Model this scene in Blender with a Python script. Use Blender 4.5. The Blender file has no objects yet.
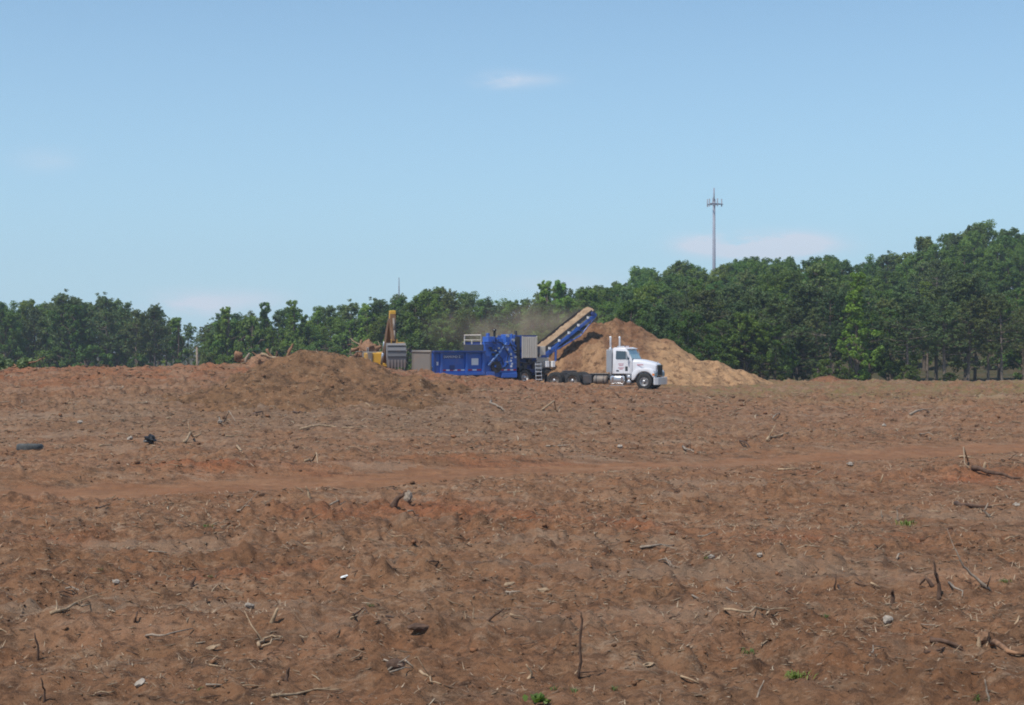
import bpy, bmesh, math, random
import numpy as np
from mathutils import Matrix, Vector

R = math.radians
rng = np.random.default_rng(7)
random.seed(7)
scn = bpy.context.scene
COL = scn.collection

# ------------------------------------------------------------------ camera
F = 1500.0            # focal length in pixels of the 1024 px wide frame
HZ = 345.0            # image row of eye level
EYE = 3.0
cam_d = bpy.data.cameras.new('camera')
cam_d.sensor_width = 36.0
cam_d.lens = F * 36.0 / 1024.0
cam_d.shift_y = -(352.5 - HZ) / 1024.0
cam_d.clip_end = 6000
cam = bpy.data.objects.new('camera', cam_d)
cam.location = (0, 0, EYE)
cam.rotation_euler = (R(90), 0, 0)
COL.objects.link(cam)
scn.camera = cam

# ------------------------------------------------------------------ sky + sun
SUN_EL, SUN_DIR = R(58), Vector((-0.66, -0.75))
SUN_DIR.normalize()
w = bpy.data.worlds.new('World')
scn.world = w
w.use_nodes = True
nt = w.node_tree
nt.nodes.clear()
def N(t, **kw):
    n = nt.nodes.new(t)
    for k, v in kw.items():
        setattr(n, k, v)
    return n
def L(a, b):
    nt.links.new(a, b)
def math_node(op, a, b=None, c=None):
    n = N('ShaderNodeMath', operation=op)
    for i, v in enumerate((a, b, c)):
        if v is None: continue
        if hasattr(v, 'links'): L(v, n.inputs[i])
        else: n.inputs[i].default_value = v
    return n.outputs[0]
sky = N('ShaderNodeTexSky', sky_type='NISHITA')
sky.sun_disc = False
sky.sun_elevation = SUN_EL
sky.sun_rotation = math.atan2(SUN_DIR.x, SUN_DIR.y)
sky.altitude = 200
sky.air_density = 1.0
sky.dust_density = 0.25
sky.ozone_density = 1.6
tint = N('ShaderNodeMix', data_type='RGBA', blend_type='MULTIPLY')
tint.inputs[0].default_value = 1.0
tint.inputs[7].default_value = (0.90, 1.06, 1.12, 1)
L(sky.outputs[0], tint.inputs[6])
SKYTINT = tint
bg = N('ShaderNodeBackground')
bg.inputs[1].default_value = 0.122
L(tint.outputs[2], bg.inputs[0])
# thin cloud wisps, laid out by direction on the sky sphere
tc = N('ShaderNodeTexCoord')
mp = N('ShaderNodeMapping')
mp.inputs['Scale'].default_value = (1, 1, 3.2)
L(tc.outputs['Generated'], mp.inputs[0])
ns = N('ShaderNodeTexNoise')
ns.inputs['Scale'].default_value = 9.0
ns.inputs['Detail'].default_value = 8
ns.inputs['Roughness'].default_value = 0.6
L(mp.outputs[0], ns.inputs['Vector'])
sep = N('ShaderNodeSeparateXYZ')
L(tc.outputs['Generated'], sep.inputs[0])
total = None
def cloud(px, py, sx, sy, amp):
    global total
    d = Vector(((px - 512) / F, 1, (HZ - py) / F)).normalized()
    a = math_node('DIVIDE', math_node('SUBTRACT', sep.outputs[0], d.x), sx / F)
    b = math_node('DIVIDE', math_node('SUBTRACT', sep.outputs[2], d.z), sy / F)
    front = math_node('GREATER_THAN', sep.outputs[1], 0.0)
    q = math_node('ADD', math_node('MULTIPLY', a, a), math_node('MULTIPLY', b, b))
    g = math_node('MULTIPLY', math_node('MULTIPLY', math_node('EXPONENT', math_node('MULTIPLY', q, -1.0)), amp), front)
    total = g if total is None else math_node('ADD', total, g)
cloud(503, 81, 22, 7, 0.9)
cloud(540, 80, 22, 5, 0.3)
cloud(50, 160, 26, 10, 0.25)
cloud(772, 246, 45, 10, 3.0)
cloud(735, 243, 28, 10, 1.0)
cloud(698, 243, 22, 9, 0.9)
cloud(185, 305, 40, 12, 0.9)
cloud(250, 300, 40, 10, 0.4)
cloud(560, 285, 60, 12, 0.3)
# a faint general veil that thickens towards the horizon all the way round
veil = N('ShaderNodeMapRange')
veil.inputs[1].default_value = 0.0; veil.inputs[2].default_value = 0.12
veil.inputs[3].default_value = 0.22; veil.inputs[4].default_value = 0.05
L(sep.outputs[2], veil.inputs[0])
nr = N('ShaderNodeMapRange', interpolation_type='SMOOTHSTEP')
nr.inputs[1].default_value = 0.34; nr.inputs[2].default_value = 0.60
L(ns.outputs[0], nr.inputs[0])
cl = math_node('MULTIPLY', math_node('MULTIPLY', total, nr.outputs[0]), 1.15)
cl = math_node('MINIMUM', cl, 0.75)
veil.inputs[2].default_value = 0.30; veil.inputs[3].default_value = 0.78; veil.inputs[4].default_value = 0.10
bgv = N('ShaderNodeBackground')
bgv.inputs[0].default_value = (0.42, 0.655, 0.86, 1)
mv = N('ShaderNodeMixShader')
L(veil.outputs[0], mv.inputs[0]); L(bg.outputs[0], mv.inputs[1]); L(bgv.outputs[0], mv.inputs[2])
bgc = N('ShaderNodeBackground')
bgc.inputs[0].default_value = (0.74, 0.77, 0.87, 1)
bgc.inputs[1].default_value = 1.0
mx = N('ShaderNodeMixShader')
L(cl, mx.inputs[0]); L(mv.outputs[0], mx.inputs[1]); L(bgc.outputs[0], mx.inputs[2])
wo = N('ShaderNodeOutputWorld')
L(mx.outputs[0], wo.inputs[0])

sd = bpy.data.lights.new('sun', 'SUN')
sd.energy = 4.3
sd.angle = R(0.53)
sd.color = (1.0, 0.945, 0.86)
sun = bpy.data.objects.new('sun', sd)
to_sun = Vector((SUN_DIR.x * math.cos(SUN_EL), SUN_DIR.y * math.cos(SUN_EL), math.sin(SUN_EL)))
sun.rotation_euler = to_sun.to_track_quat('Z', 'Y').to_euler()
sun.location = (0, 0, 80)
COL.objects.link(sun)

vs = scn.view_settings
vs.view_transform = 'Standard'; vs.look = 'None'; vs.gamma = 1.0; vs.exposure = 0.0
vs.use_curve_mapping = False
scn.cycles.use_denoising = True
scn.cycles.denoising_prefilter = 'NONE'
scn.cycles.denoising_input_passes = 'RGB_ALBEDO_NORMAL'
scn.cycles.filter_width = 1.9
scn.cycles.max_bounces = 6
scn.cycles.diffuse_bounces = 3
scn.cycles.transparent_max_bounces = 8
scn.cycles.volume_bounces = 1
scn.cycles.volume_max_steps = 128

# ------------------------------------------------------------------ noise + terrain height
def _h(ix, iy, s):
    n = (ix.astype(np.int64) * 374761393 + iy.astype(np.int64) * 668265263 + s * 974711 + 1013904223) & 0xFFFFFFFF
    n = ((n ^ (n >> 13)) * 1274126177) & 0xFFFFFFFF
    n = ((n ^ (n >> 16)) * 2246822519) & 0xFFFFFFFF
    return ((n ^ (n >> 15)) & 0xFFFFFF) / float(0xFFFFFF)
def vnoise(x, y, s=0):
    x = np.asarray(x, float); y = np.asarray(y, float)
    ix = np.floor(x); iy = np.floor(y)
    fx = x - ix; fy = y - iy
    fx = fx * fx * fx * (fx * (fx * 6 - 15) + 10); fy = fy * fy * fy * (fy * (fy * 6 - 15) + 10)
    a = _h(ix, iy, s); b = _h(ix + 1, iy, s); c = _h(ix, iy + 1, s); d = _h(ix + 1, iy + 1, s)
    return (a + (b - a) * fx) * (1 - fy) + (c + (d - c) * fx) * fy
def fbm(x, y, o=4, s=0, g=0.5):
    t = 0.0; a = 1.0; m = 0.0
    for i in range(o):
        c_, s_ = math.cos(0.7 * i + 0.3), math.sin(0.7 * i + 0.3)
        t = t + a * vnoise((x * c_ - y * s_) * 2 ** i, (x * s_ + y * c_) * 2 ** i, s + i * 17)
        m += a; a *= g
    return t / m * 2 - 1
def sst(a, b, x):
    t = np.clip((x - a) / (b - a), 0, 1)
    return t * t * (3 - 2 * t)

CX = [-60, -31.4, -25.3, -19.7, -16, -10, -6.9, -5, -3.2, -0.7, 1.7, 4.2, 6.6, 9.1, 12.8, 31, 60]
CZ = [1.2, 1.32, 1.5, 1.62, 1.62, 1.52, 1.42, 1.2, 1.0, 0.85, 0.60, 0.42, 0.26, 0.03, 0.0, 0.02, 0.1]
TP0 = (-10.6, 31.0); TT = (0.857, 0.515); TN = (-0.515, 0.857)
def track_coords(X, Y):
    s = (X - TP0[0]) * TT[0] + (Y - TP0[1]) * TT[1]
    d = (X - TP0[0]) * TN[0] + (Y - TP0[1]) * TN[1]
    d = d + 0.35 * np.sin(s * 0.13 + 0.6) + 0.3 * (vnoise(s * 0.25, s * 0, 91) - 0.5)
    return s, d
HX = [-200, 0, 15, 33, 43, 55, 62, 67, 78, 89, 150]
HH = [0, 0, 0.5, 3.8, 5.8, 5.5, 5.2, 6.2, 10.5, 11, 11]
def H(X, Y, fine=True):
    X = np.asarray(X, float); Y = np.asarray(Y, float)
    c = np.interp(X, CX, CZ)
    z = c * sst(44, 91, Y) * (1 - sst(93, 101, Y)) + 0.08 * sst(90, 100, Y)
    z = z - 1.5 * sst(118, 160, Y) - 1.6 * sst(165, 260, Y)
    hill = np.interp(X * 260 / np.maximum(Y, 120), HX, HH)
    z = z + hill * sst(172, 262, Y)
    vehicle = np.exp(-(((X - 6) / 6.5) ** 4 + ((Y - 100.5) / 3.2) ** 4)) + np.exp(-(((X - 0) / 9) ** 4 + ((Y - 111.0) / 7) ** 4)) + np.exp(-(((X + 10) / 4) ** 4 + ((Y - 121.0) / 4) ** 4))
    quiet = 1 - np.clip(vehicle, 0, 1) * 0.93
    quiet = quiet * (1 - sst(120, 150, Y))
    z = z + quiet * 0.26 * fbm(X / 14, Y / 14, 2, 3) * (1 - 0.85 * sst(76, 90, Y))
    s, d = track_coords(X, Y)
    on = 1 - sst(1.5, 2.5, np.abs(d))
    q = quiet * (1 - 0.85 * (1 - sst(1.7, 3.4, np.abs(d))))
    if fine:
        # ridges pushed by the blade, roughly along the track
        u = X * 0.97 + Y * 0.24; v = -X * 0.24 + Y * 0.97
        far = sst(50, 80, Y)
        rough = 0.55 + 0.9 * vnoise(X / 9, Y / 9, 44) ** 1.5
        z = z + q * rough * (0.10 * fbm(u / 5.0, v / 1.5, 3, 11) + (0.05 + 0.05 * far) * fbm(X / 1.3, Y / 0.9, 2, 21)
                     + (0.035 + 0.05 * far) * fbm(X / 0.6, Y / 0.4, 3, 23, 0.65)
                     + 0.075 * fbm(u / 2.6, v / 0.38, 4, 28, 0.6) * (1 - 0.4 * far))
        pits = np.maximum(fbm(u / 1.6, v / 0.7, 4, 27, 0.6) - 0.12, 0)
        z = z - q * 0.18 * pits * (1 - 0.3 * far)
        z = z + q * rough * (0.030 + 0.03 * far) * fbm(X / 0.2, Y / 0.2, 2, 29, 0.7) * 2
        ridg = 1 - np.abs(fbm(X / 0.8, Y / 0.8, 3, 31))
        z = z + q * rough * 0.10 * np.maximum(ridg - 0.72, 0) / 0.28 * vnoise(X / 3, Y / 3, 33)
        clus = sst(0.50, 0.78, vnoise(u / 2.6, v / 1.5, 37) * 0.7 + vnoise(X / 0.9, Y / 0.9, 38) * 0.3)
        clod = np.maximum(vnoise(X / 0.26, Y / 0.26, 35) - 0.5, 0) / 0.5
        z = z + q * 0.16 * clod * clus
        z = z + q * 0.10 * np.abs(fbm(X / 0.34, Y / 0.30, 3, 39, 0.7)) * (0.25 + clus)
        big = np.maximum(vnoise(X / 1.3, Y / 1.0, 36) - 0.70, 0) / 0.30
        z = z + q * 0.09 * big * (1 + 2 * far)
        z = z + q * 0.035 * fbm(X / 0.10, Y / 0.10, 2, 25) * (1 - sst(22, 45, Y))
        z = z + q * far * 0.16 * fbm(X / 1.7, Y / 1.2, 4, 41, 0.6) * (1 - sst(0, 12, X))
        z = z - q * 0.06 * sst(0, 10, X) * far
        z = z + on * quiet * (0.045 * fbm(s / 1.2, d / 0.25, 4, 51, 0.6) + 0.02 * fbm(X / 0.25, Y / 0.25, 2, 53))
    # the track: a shallow bed, two ruts, lug prints and a cut bank on the far side
    z = z - 0.10 * on
    z = z - 0.05 * np.exp(-((np.abs(d) - 0.95) / 0.22) ** 2) * quiet
    if fine:
        lug = np.clip(np.sin(s * 2 * math.pi / 0.42) * 1.6, -1, 1) * np.exp(-((d + 1.75) / 0.28) ** 4) * sst(0.35, 0.55, vnoise(s / 4, d * 0, 61))
        z = z + 0.07 * lug
    bank = np.exp(-((d - 2.9) / 0.7) ** 2) * (0.35 + 0.65 * vnoise(s / 3.0, d, 63)) * (1 - 0.7 * sst(12, 24, s))
    z = z + 0.17 * bank
    z = z + 0.06 * np.exp(-((d + 2.7) / 0.5) ** 2) * vnoise(s / 2.0, d, 64)
    return z
def h1(x, y):
    return float(H(np.array([x]), np.array([y]))[0])
_YS = np.concatenate([np.linspace(7, 40, 1500), np.linspace(40, 130, 1500)])
def ground_at(px, py):
    """first point of the ground along the ray of a photo pixel"""
    X = (px - 512) / F * _YS
    ray = EYE - (py - HZ) / F * _YS
    g = H(X, _YS) - ray
    k = np.argmax(g >= 0) if (g >= 0).any() else len(_YS) - 1
    return Vector((X[k], _YS[k], float(H(X[k:k+1], _YS[k:k+1])[0])))
def at(px, py, Y):
    return Vector(((px - 512) / F * Y, Y, EYE - (py - HZ) / F * Y))

# ------------------------------------------------------------------ materials
def new_mat(name):
    m = bpy.data.materials.new(name)
    m.use_nodes = True
    t = m.node_tree
    p = t.nodes['Principled BSDF']
    return m, t, p
def tn(t, ty, **kw):
    n = t.nodes.new(ty)
    for k, v in kw.items():
        if k in n.inputs.keys() if hasattr(n.inputs, 'keys') else False:
            n.inputs[k].default_value = v
        else:
            setattr(n, k, v)
    return n
def noise(t, scale, detail=4, rough=0.55, coord='Object', sc=None):
    c = t.nodes.new('ShaderNodeTexCoord')
    n = t.nodes.new('ShaderNodeTexNoise')
    n.inputs['Scale'].default_value = scale
    n.inputs['Detail'].default_value = detail
    n.inputs['Roughness'].default_value = rough
    if sc:
        m = t.nodes.new('ShaderNodeMapping'); m.inputs['Scale'].default_value = sc
        t.links.new(c.outputs[coord], m.inputs[0]); t.links.new(m.outputs[0], n.inputs['Vector'])
    else:
        t.links.new(c.outputs[coord], n.inputs['Vector'])
    return n.outputs[0]
def ramp(t, fac, a, b):
    n = t.nodes.new('ShaderNodeMapRange'); n.interpolation_type = 'SMOOTHSTEP'
    n.inputs[1].default_value = a; n.inputs[2].default_value = b
    t.links.new(fac, n.inputs[0])
    return n.outputs[0]
def mixc(t, fac, a, b, mode='MIX'):
    n = t.nodes.new('ShaderNodeMix'); n.data_type = 'RGBA'; n.blend_type = mode
    for s, v in ((n.inputs[0], fac), (n.inputs[6], a), (n.inputs[7], b)):
        if hasattr(v, 'links'): t.links.new(v, s)
        elif isinstance(v, (int, float)): s.default_value = v
        else: s.default_value = (*v, 1)
    return n.outputs[2]
def mul(t, a, b):
    n = t.nodes.new('ShaderNodeMath'); n.operation = 'MULTIPLY'
    for s, v in zip(n.inputs, (a, b)):
        if hasattr(v, 'links'): t.links.new(v, s)
        else: s.default_value = v
    return n.outputs[0]
def bump(t, p, h, strength=0.5, dist=0.02):
    b = t.nodes.new('ShaderNodeBump')
    b.inputs['Strength'].default_value = strength; b.inputs['Distance'].default_value = dist
    t.links.new(h, b.inputs['Height']); t.links.new(b.outputs[0], p.inputs['Normal'])
def painted(name, col, rough=0.45, metal=0.0, dirt=0.35, dust=(0.30, 0.19, 0.12), scale=1.6, spec=0.5):
    m, t, p = new_mat(name)
    n1 = ramp(t, noise(t, scale, 6, 0.65), 0.45, 0.75)
    n2 = noise(t, scale * 9, 3)
    c = mixc(t, mul(t, n1, dirt), col, dust)
    c = mixc(t, 0.25, c, mixc(t, n2, tuple(x * 0.6 for x in col), tuple(min(1, x * 1.25) for x in col)))
    t.links.new(c, p.inputs['Base Color'])
    p.inputs['Roughness'].default_value = rough
    p.inputs['Metallic'].default_value = metal
    p.inputs['Specular IOR Level'].default_value = spec
    return m
def plain(name, col, rough=0.8, var=0.35, scale=12, bmp=0.0):
    m, t, p = new_mat(name)
    n = noise(t, scale, 5, 0.6)
    c = mixc(t, ramp(t, n, 0.3, 0.7), tuple(x * (1 - var) for x in col), tuple(min(1, x * (1 + var)) for x in col))
    t.links.new(c, p.inputs['Base Color'])
    p.inputs['Roughness'].default_value = rough
    p.inputs['Specular IOR Level'].default_value = 0.25
    if bmp: bump(t, p, noise(t, scale * 2, 4), bmp, 0.03)
    return m
def rand_plain(name, cols, rough=0.9, var=0.3, scale=8):
    """bits whose colour differs piece by piece: a noise far coarser than one piece"""
    m, t, p = new_mat(name)
    a = t.nodes.new('ShaderNodeAttribute'); a.attribute_name = 'tone'
    cr = t.nodes.new('ShaderNodeValToRGB')
    els = cr.color_ramp.elements
    els[0].color = (*cols[0], 1); els[1].color = (*cols[-1], 1)
    for i, c in enumerate(cols[1:-1]):
        e = els.new((i + 1) / (len(cols) - 1)); e.color = (*c, 1)
    t.links.new(a.outputs['Fac'], cr.inputs[0])
    n = noise(t, scale, 4)
    c = mixc(t, ramp(t, n, 0.3, 0.7), mixc(t, 1.0, cr.outputs[0], (1 - var,) * 3, 'MULTIPLY'), cr.outputs[0])
    t.links.new(c, p.inputs['Base Color'])
    p.inputs['Roughness'].default_value = rough
    p.inputs['Specular IOR Level'].default_value = 0.2
    return m
def soil(name, track=False):
    m, t, p = new_mat(name)
    def attr(n):
        a = t.nodes.new('ShaderNodeAttribute'); a.attribute_name = n
        return a.outputs['Fac']
    brown = (0.222, 0.114, 0.059); tan = (0.37, 0.238, 0.146); dark = (0.058, 0.032, 0.020)
    red = (0.28, 0.105, 0.046); grey = (0.33, 0.255, 0.185)
    big = ramp(t, noise(t, 0.22, 5, 0.6), 0.35, 0.68)
    mid = ramp(t, noise(t, 0.9, 8, 0.72), 0.36, 0.66)
    dk = ramp(t, noise(t, 1.7, 12, 0.80), 0.49, 0.64)
    dk2 = ramp(t, noise(t, 5.0, 10, 0.80, sc=(0.6, 1, 1)), 0.51, 0.64)
    lt = ramp(t, noise(t, 2.6, 12, 0.82, sc=(0.55, 1, 1)), 0.50, 0.64)
    sm = ramp(t, noise(t, 6.0, 8, 0.75), 0.36, 0.66)
    c = mixc(t, mul(t, big, 0.35), brown, tan)
    c = mixc(t, mul(t, mid, 0.55), c, mixc(t, 0.5, red, brown))
    if not track:
        c = mixc(t, mul(t, lt, 0.75), c, mixc(t, big, tan, grey))
        c = mixc(t, attr('clay'), c, mixc(t, sm, (0.36, 0.125, 0.050), (0.22, 0.068, 0.030)))
        c = mixc(t, mul(t, attr('pale'), 0.8), c, mixc(t, sm, (0.40, 0.225, 0.135), (0.30, 0.16, 0.09)))
        c = mixc(t, mul(t, attr('mulch'), 0.75), c, mixc(t, sm, (0.13, 0.080, 0.047), (0.30, 0.205, 0.13)))
        c = mixc(t, mul(t, dk, 0.80), c, dark)  # dark mottling here and below: humus plus micro shadows put into the colour
        c = mixc(t, mul(t, dk2, 0.75), c, (0.080, 0.044, 0.028))
        g1 = ramp(t, noise(t, 16.0, 7, 0.75, sc=(0.7, 1, 1)), 0.50, 0.62)
        c = mixc(t, mul(t, g1, 0.60), c, (0.070, 0.040, 0.026))
        g2 = ramp(t, noise(t, 24.0, 6, 0.75, sc=(0.5, 1, 1)), 0.56, 0.66)
        c = mixc(t, mul(t, g2, 0.45), c, (0.44, 0.31, 0.21))
        st = ramp(t, noise(t, 1.1, 9, 0.72, sc=(0.18, 1, 1)), 0.50, 0.66)
        c = mixc(t, mul(t, st, 0.45), c, (0.13, 0.068, 0.038))
        sg = ramp(t, noise(t, 0.35, 7, 0.7, sc=(0.35, 1.2, 1)), 0.52, 0.64)
        c = mixc(t, mul(t, sg, 0.40), c, (0.30, 0.215, 0.15))
        speck = ramp(t, noise(t, 9.0, 5, 0.75, sc=(0.5, 1, 1)), 0.66, 0.72)
        c = mixc(t, mul(t, speck, 0.8), c, (0.52, 0.42, 0.31))
        gr = ramp(t, noise(t, 0.8, 8, 0.75), 0.42, 0.62)
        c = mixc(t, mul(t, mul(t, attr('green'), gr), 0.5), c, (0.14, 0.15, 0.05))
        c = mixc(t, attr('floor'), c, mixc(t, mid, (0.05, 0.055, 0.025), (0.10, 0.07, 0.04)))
    else:
        c = mixc(t, mul(t, lt, 0.40), c, tan)
        c = mixc(t, mul(t, dk2, 0.55), c, dark)
        c = mixc(t, mul(t, dk, 0.35), c, dark)
        c = mixc(t, 0.25, c, (0.22, 0.102, 0.052))
        st = ramp(t, noise(t, 1.0, 9, 0.75, sc=(0.35, 0.6, 1)), 0.46, 0.62)
        c = mixc(t, mul(t, st, 0.55), c, (0.155, 0.075, 0.040))
    t.links.new(c, p.inputs['Base Color'])
    p.inputs['Roughness'].default_value = 0.95
    p.inputs['Specular IOR Level'].default_value = 0.12
    bump(t, p, noise(t, 6.0, 10, 0.8), 1.0 if not track else 0.5, 0.06)
    return m
M = {}
M['soil'] = soil('soil'); M['track'] = soil('track_soil', True)
M['mound'] = None
def heap_mat(name, c1, c2, c3, attr_mix=None, c4=None, chip=30):
    m, t, p = new_mat(name)
    a = ramp(t, noise(t, 0.7, 8, 0.75), 0.38, 0.62)
    b = ramp(t, noise(t, 1.6, 12, 0.82), 0.48, 0.61)
    s = ramp(t, noise(t, 3.0, 12, 0.82, sc=(1, 1, 0.5)), 0.54, 0.66)
    c = mixc(t, a, c1, c2)
    if attr_mix:
        at_ = t.nodes.new('ShaderNodeAttribute'); at_.attribute_name = attr_mix
        c = mixc(t, at_.outputs['Fac'], c, mixc(t, a, c4, tuple(x * 0.72 for x in c4)))
    c = mixc(t, mul(t, b, 0.85), c, c3)
    c = mixc(t, mul(t, s, 0.6), c, (0.46, 0.33, 0.21))
    t.links.new(c, p.inputs['Base Color'])
    p.inputs['Roughness'].default_value = 0.95
    p.inputs['Specular IOR Level'].default_value = 0.12
    bump(t, p, noise(t, 5.0, 10, 0.8), 1.0, 0.12)
    return m
M['mound'] = heap_mat('mound_mulch', (0.185, 0.105, 0.056), (0.25, 0.135, 0.070), (0.065, 0.038, 0.024))
M['chip_pile'] = heap_mat('wood_chips', (0.255, 0.140, 0.076), (0.185, 0.092, 0.048), (0.085, 0.044, 0.026), 'fresh', (0.46, 0.275, 0.145))
M['belt_chips'] = heap_mat('belt_chips', (0.44, 0.31, 0.20), (0.36, 0.24, 0.15), (0.25, 0.16, 0.10))
M['berm'] = heap_mat('berm_soil', (0.22, 0.11, 0.058), (0.27, 0.115, 0.056), (0.10, 0.05, 0.03))
M['clod'] = rand_plain('clods', [(0.07, 0.038, 0.024), (0.15, 0.078, 0.043), (0.22, 0.118, 0.064), (0.24, 0.11, 0.055)])
M['litter'] = rand_plain('litter', [(0.12, 0.075, 0.05), (0.26, 0.18, 0.12), (0.40, 0.29, 0.19), (0.55, 0.45, 0.33)])
M['pale_wood'] = plain('pale_wood', (0.33, 0.232, 0.145), 0.85, 0.35, 14)
M['grey_wood'] = plain('grey_wood', (0.27, 0.215, 0.165), 0.9, 0.35, 14)
M['dark_wood'] = plain('dark_wood', (0.10, 0.06, 0.042), 0.9, 0.4, 10)
M['brown_wood'] = plain('brown_wood', (0.23, 0.125, 0.07), 0.9, 0.4, 9)
M['bark'] = plain('bark', (0.15, 0.115, 0.085), 0.95, 0.4, 6)
M['pine_bark'] = plain('pine_bark', (0.19, 0.15, 0.12), 0.95, 0.35, 6)
M['stone'] = plain('stone', (0.33, 0.28, 0.23), 0.85, 0.3, 20)
M['plastic_white'] = plain('white_plastic', (0.72, 0.72, 0.70), 0.5, 0.12, 10)
M['rubber'] = plain('rubber', (0.035, 0.034, 0.033), 0.8, 0.3, 8)
M['old_rubber'] = plain('old_rubber', (0.075, 0.077, 0.075), 0.75, 0.35, 7)
M['black'] = plain('black_plastic', (0.022, 0.022, 0.024), 0.4, 0.3, 8)
M['blue'] = painted('blue_paint', (0.030, 0.118, 0.46), 0.42, 0, 0.34)
M['blue_dark'] = painted('dark_blue_paint', (0.012, 0.045, 0.20), 0.5, 0, 0.25)
M['pale_blue'] = painted('faded_blue_paint', (0.10, 0.20, 0.46), 0.5, 0, 0.3)
M['grey_steel'] = painted('worn_grey_steel', (0.20, 0.170, 0.145), 0.6, 0.1, 0.5)
M['dark_steel'] = painted('dark_steel', (0.055, 0.055, 0.06), 0.55, 0.3, 0.3)
M['cream'] = painted('cream_metal', (0.62, 0.56, 0.47), 0.55, 0.0, 0.4, scale=0.8)
M['silver'] = painted('silver_metal', (0.55, 0.55, 0.56), 0.35, 0.8, 0.25)
M['chrome'] = painted('chrome', (0.75, 0.76, 0.78), 0.16, 1.0, 0.15)
M['bright_steel'] = painted('bright_steel', (0.72, 0.72, 0.74), 0.3, 0.35, 0.1)
M['white'] = painted('white_paint', (0.70, 0.70, 0.735), 0.3, 0, 0.14, dust=(0.45, 0.34, 0.26))
M['yellow'] = painted('yellow_paint', (0.62, 0.34, 0.025), 0.5, 0, 0.3)
M['yellow_dark'] = painted('worn_yellow_paint', (0.42, 0.22, 0.04), 0.55, 0, 0.5)
M['yellow_shade_dirt'] = painted('shaded_dirty_yellow_paint', (0.17, 0.078, 0.022), 0.6, 0, 0.9, dust=(0.13, 0.08, 0.05))  # boom and stick: their shade is put into the colour, along with dirt
M['bucket'] = painted('bucket_steel', (0.24, 0.23, 0.225), 0.5, 0.35, 0.35)
M['red'] = plain('red_reflector', (0.50, 0.03, 0.03), 0.5, 0.15, 8)
M['white_mark'] = plain('white_mark', (0.80, 0.80, 0.80), 0.5, 0.05, 8)
M['amber'] = plain('amber_lens', (0.75, 0.22, 0.03), 0.3, 0.1, 8)
M['galv'] = plain('galvanised_steel', (0.27, 0.28, 0.33), 0.6, 0.12, 0.3)
M['antenna'] = plain('antenna_panels', (0.42, 0.43, 0.47), 0.6, 0.1, 1)
m, t, p = new_mat('glass')
p.inputs['Base Color'].default_value = (0.035, 0.05, 0.06, 1)
p.inputs['Roughness'].default_value = 0.06
p.inputs['Specular IOR Level'].default_value = 0.9
t.links.new(mixc(t, noise(t, 1.5, 3), (0.02, 0.035, 0.045), (0.08, 0.10, 0.11)), p.inputs['Base Color'])
M['glass'] = m
m, t, p = new_mat('windscreen_glass')
t.links.new(mixc(t, noise(t, 1.2, 3), (0.22, 0.33, 0.35), (0.34, 0.45, 0.47)), p.inputs['Base Color'])  # pale teal sky reflection put into the base colour
p.inputs['Roughness'].default_value = 0.08
p.inputs['Specular IOR Level'].default_value = 0.9
M['windscreen'] = m
def leaf_mat(name, trans=0.35):
    m, t, p = new_mat(name)
    oi = t.nodes.new('ShaderNodeObjectInfo')
    n = noise(t, 0.55, 5, 0.6)
    n2 = noise(t, 4.0, 3, 0.6)
    c = mixc(t, ramp(t, n, 0.3, 0.7), mixc(t, 1.0, oi.outputs['Color'], (0.62, 0.66, 0.66), 'MULTIPLY'),
             mixc(t, 1.0, oi.outputs['Color'], (1.25, 1.2, 1.0), 'MULTIPLY'))
    c = mixc(t, mul(t, n2, 0.5), c, mixc(t, 1.0, oi.outputs['Color'], (1.3, 1.2, 0.9), 'MULTIPLY'))
    t.links.new(c, p.inputs['Base Color'])
    p.inputs['Roughness'].default_value = 0.55
    p.inputs['Specular IOR Level'].default_value = 0.25
    tr = t.nodes.new('ShaderNodeBsdfTranslucent')
    t.links.new(mixc(t, 1.0, c, (1.1, 1.25, 0.6), 'MULTIPLY'), tr.inputs['Color'])
    ms = t.nodes.new('ShaderNodeMixShader'); ms.inputs[0].default_value = trans
    t.links.new(p.outputs[0], ms.inputs[1]); t.links.new(tr.outputs[0], ms.inputs[2])
    t.links.new(ms.outputs[0], t.nodes['Material Output'].inputs['Surface'])
    return m
M['leaf'] = leaf_mat('leaves', 0.3)
M['needle'] = leaf_mat('pine_needles', 0.15)

# ------------------------------------------------------------------ builders
def tag(o, label=None, cat=None, group=None, kind=None):
    if label: o['label'] = label
    if cat: o['category'] = cat
    if group: o['group'] = group
    if kind: o['kind'] = kind
    return o
def empty(name, loc=(0, 0, 0), rz=0.0):
    o = bpy.data.objects.new(name, None)
    o.empty_display_size = 0.3
    o.location = loc; o.rotation_euler = (0, 0, rz)
    COL.objects.link(o)
    return o
def link_mesh(name, me, mat, parent=None, smooth=False):
    if mat is not None and not me.materials: me.materials.append(mat)
    if smooth: me.polygons.foreach_set('use_smooth', np.ones(len(me.polygons), bool))
    o = bpy.data.objects.new(name, me)
    COL.objects.link(o)
    if parent is not None: o.parent = parent
    return o
def np_mesh(name, V, Fq):
    """V (n,3), Fq (m,k) -> mesh, fast"""
    me = bpy.data.meshes.new(name)
    V = np.asarray(V, np.float32); Fq = np.asarray(Fq, np.int32)
    k = Fq.shape[1]
    me.vertices.add(len(V)); me.vertices.foreach_set('co', V.ravel())
    me.loops.add(Fq.size); me.loops.foreach_set('vertex_index', Fq.ravel())
    me.polygons.add(len(Fq)); me.polygons.foreach_set('loop_start', np.arange(0, Fq.size, k, dtype=np.int32))
    me.update(calc_edges=True)
    return me
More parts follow.
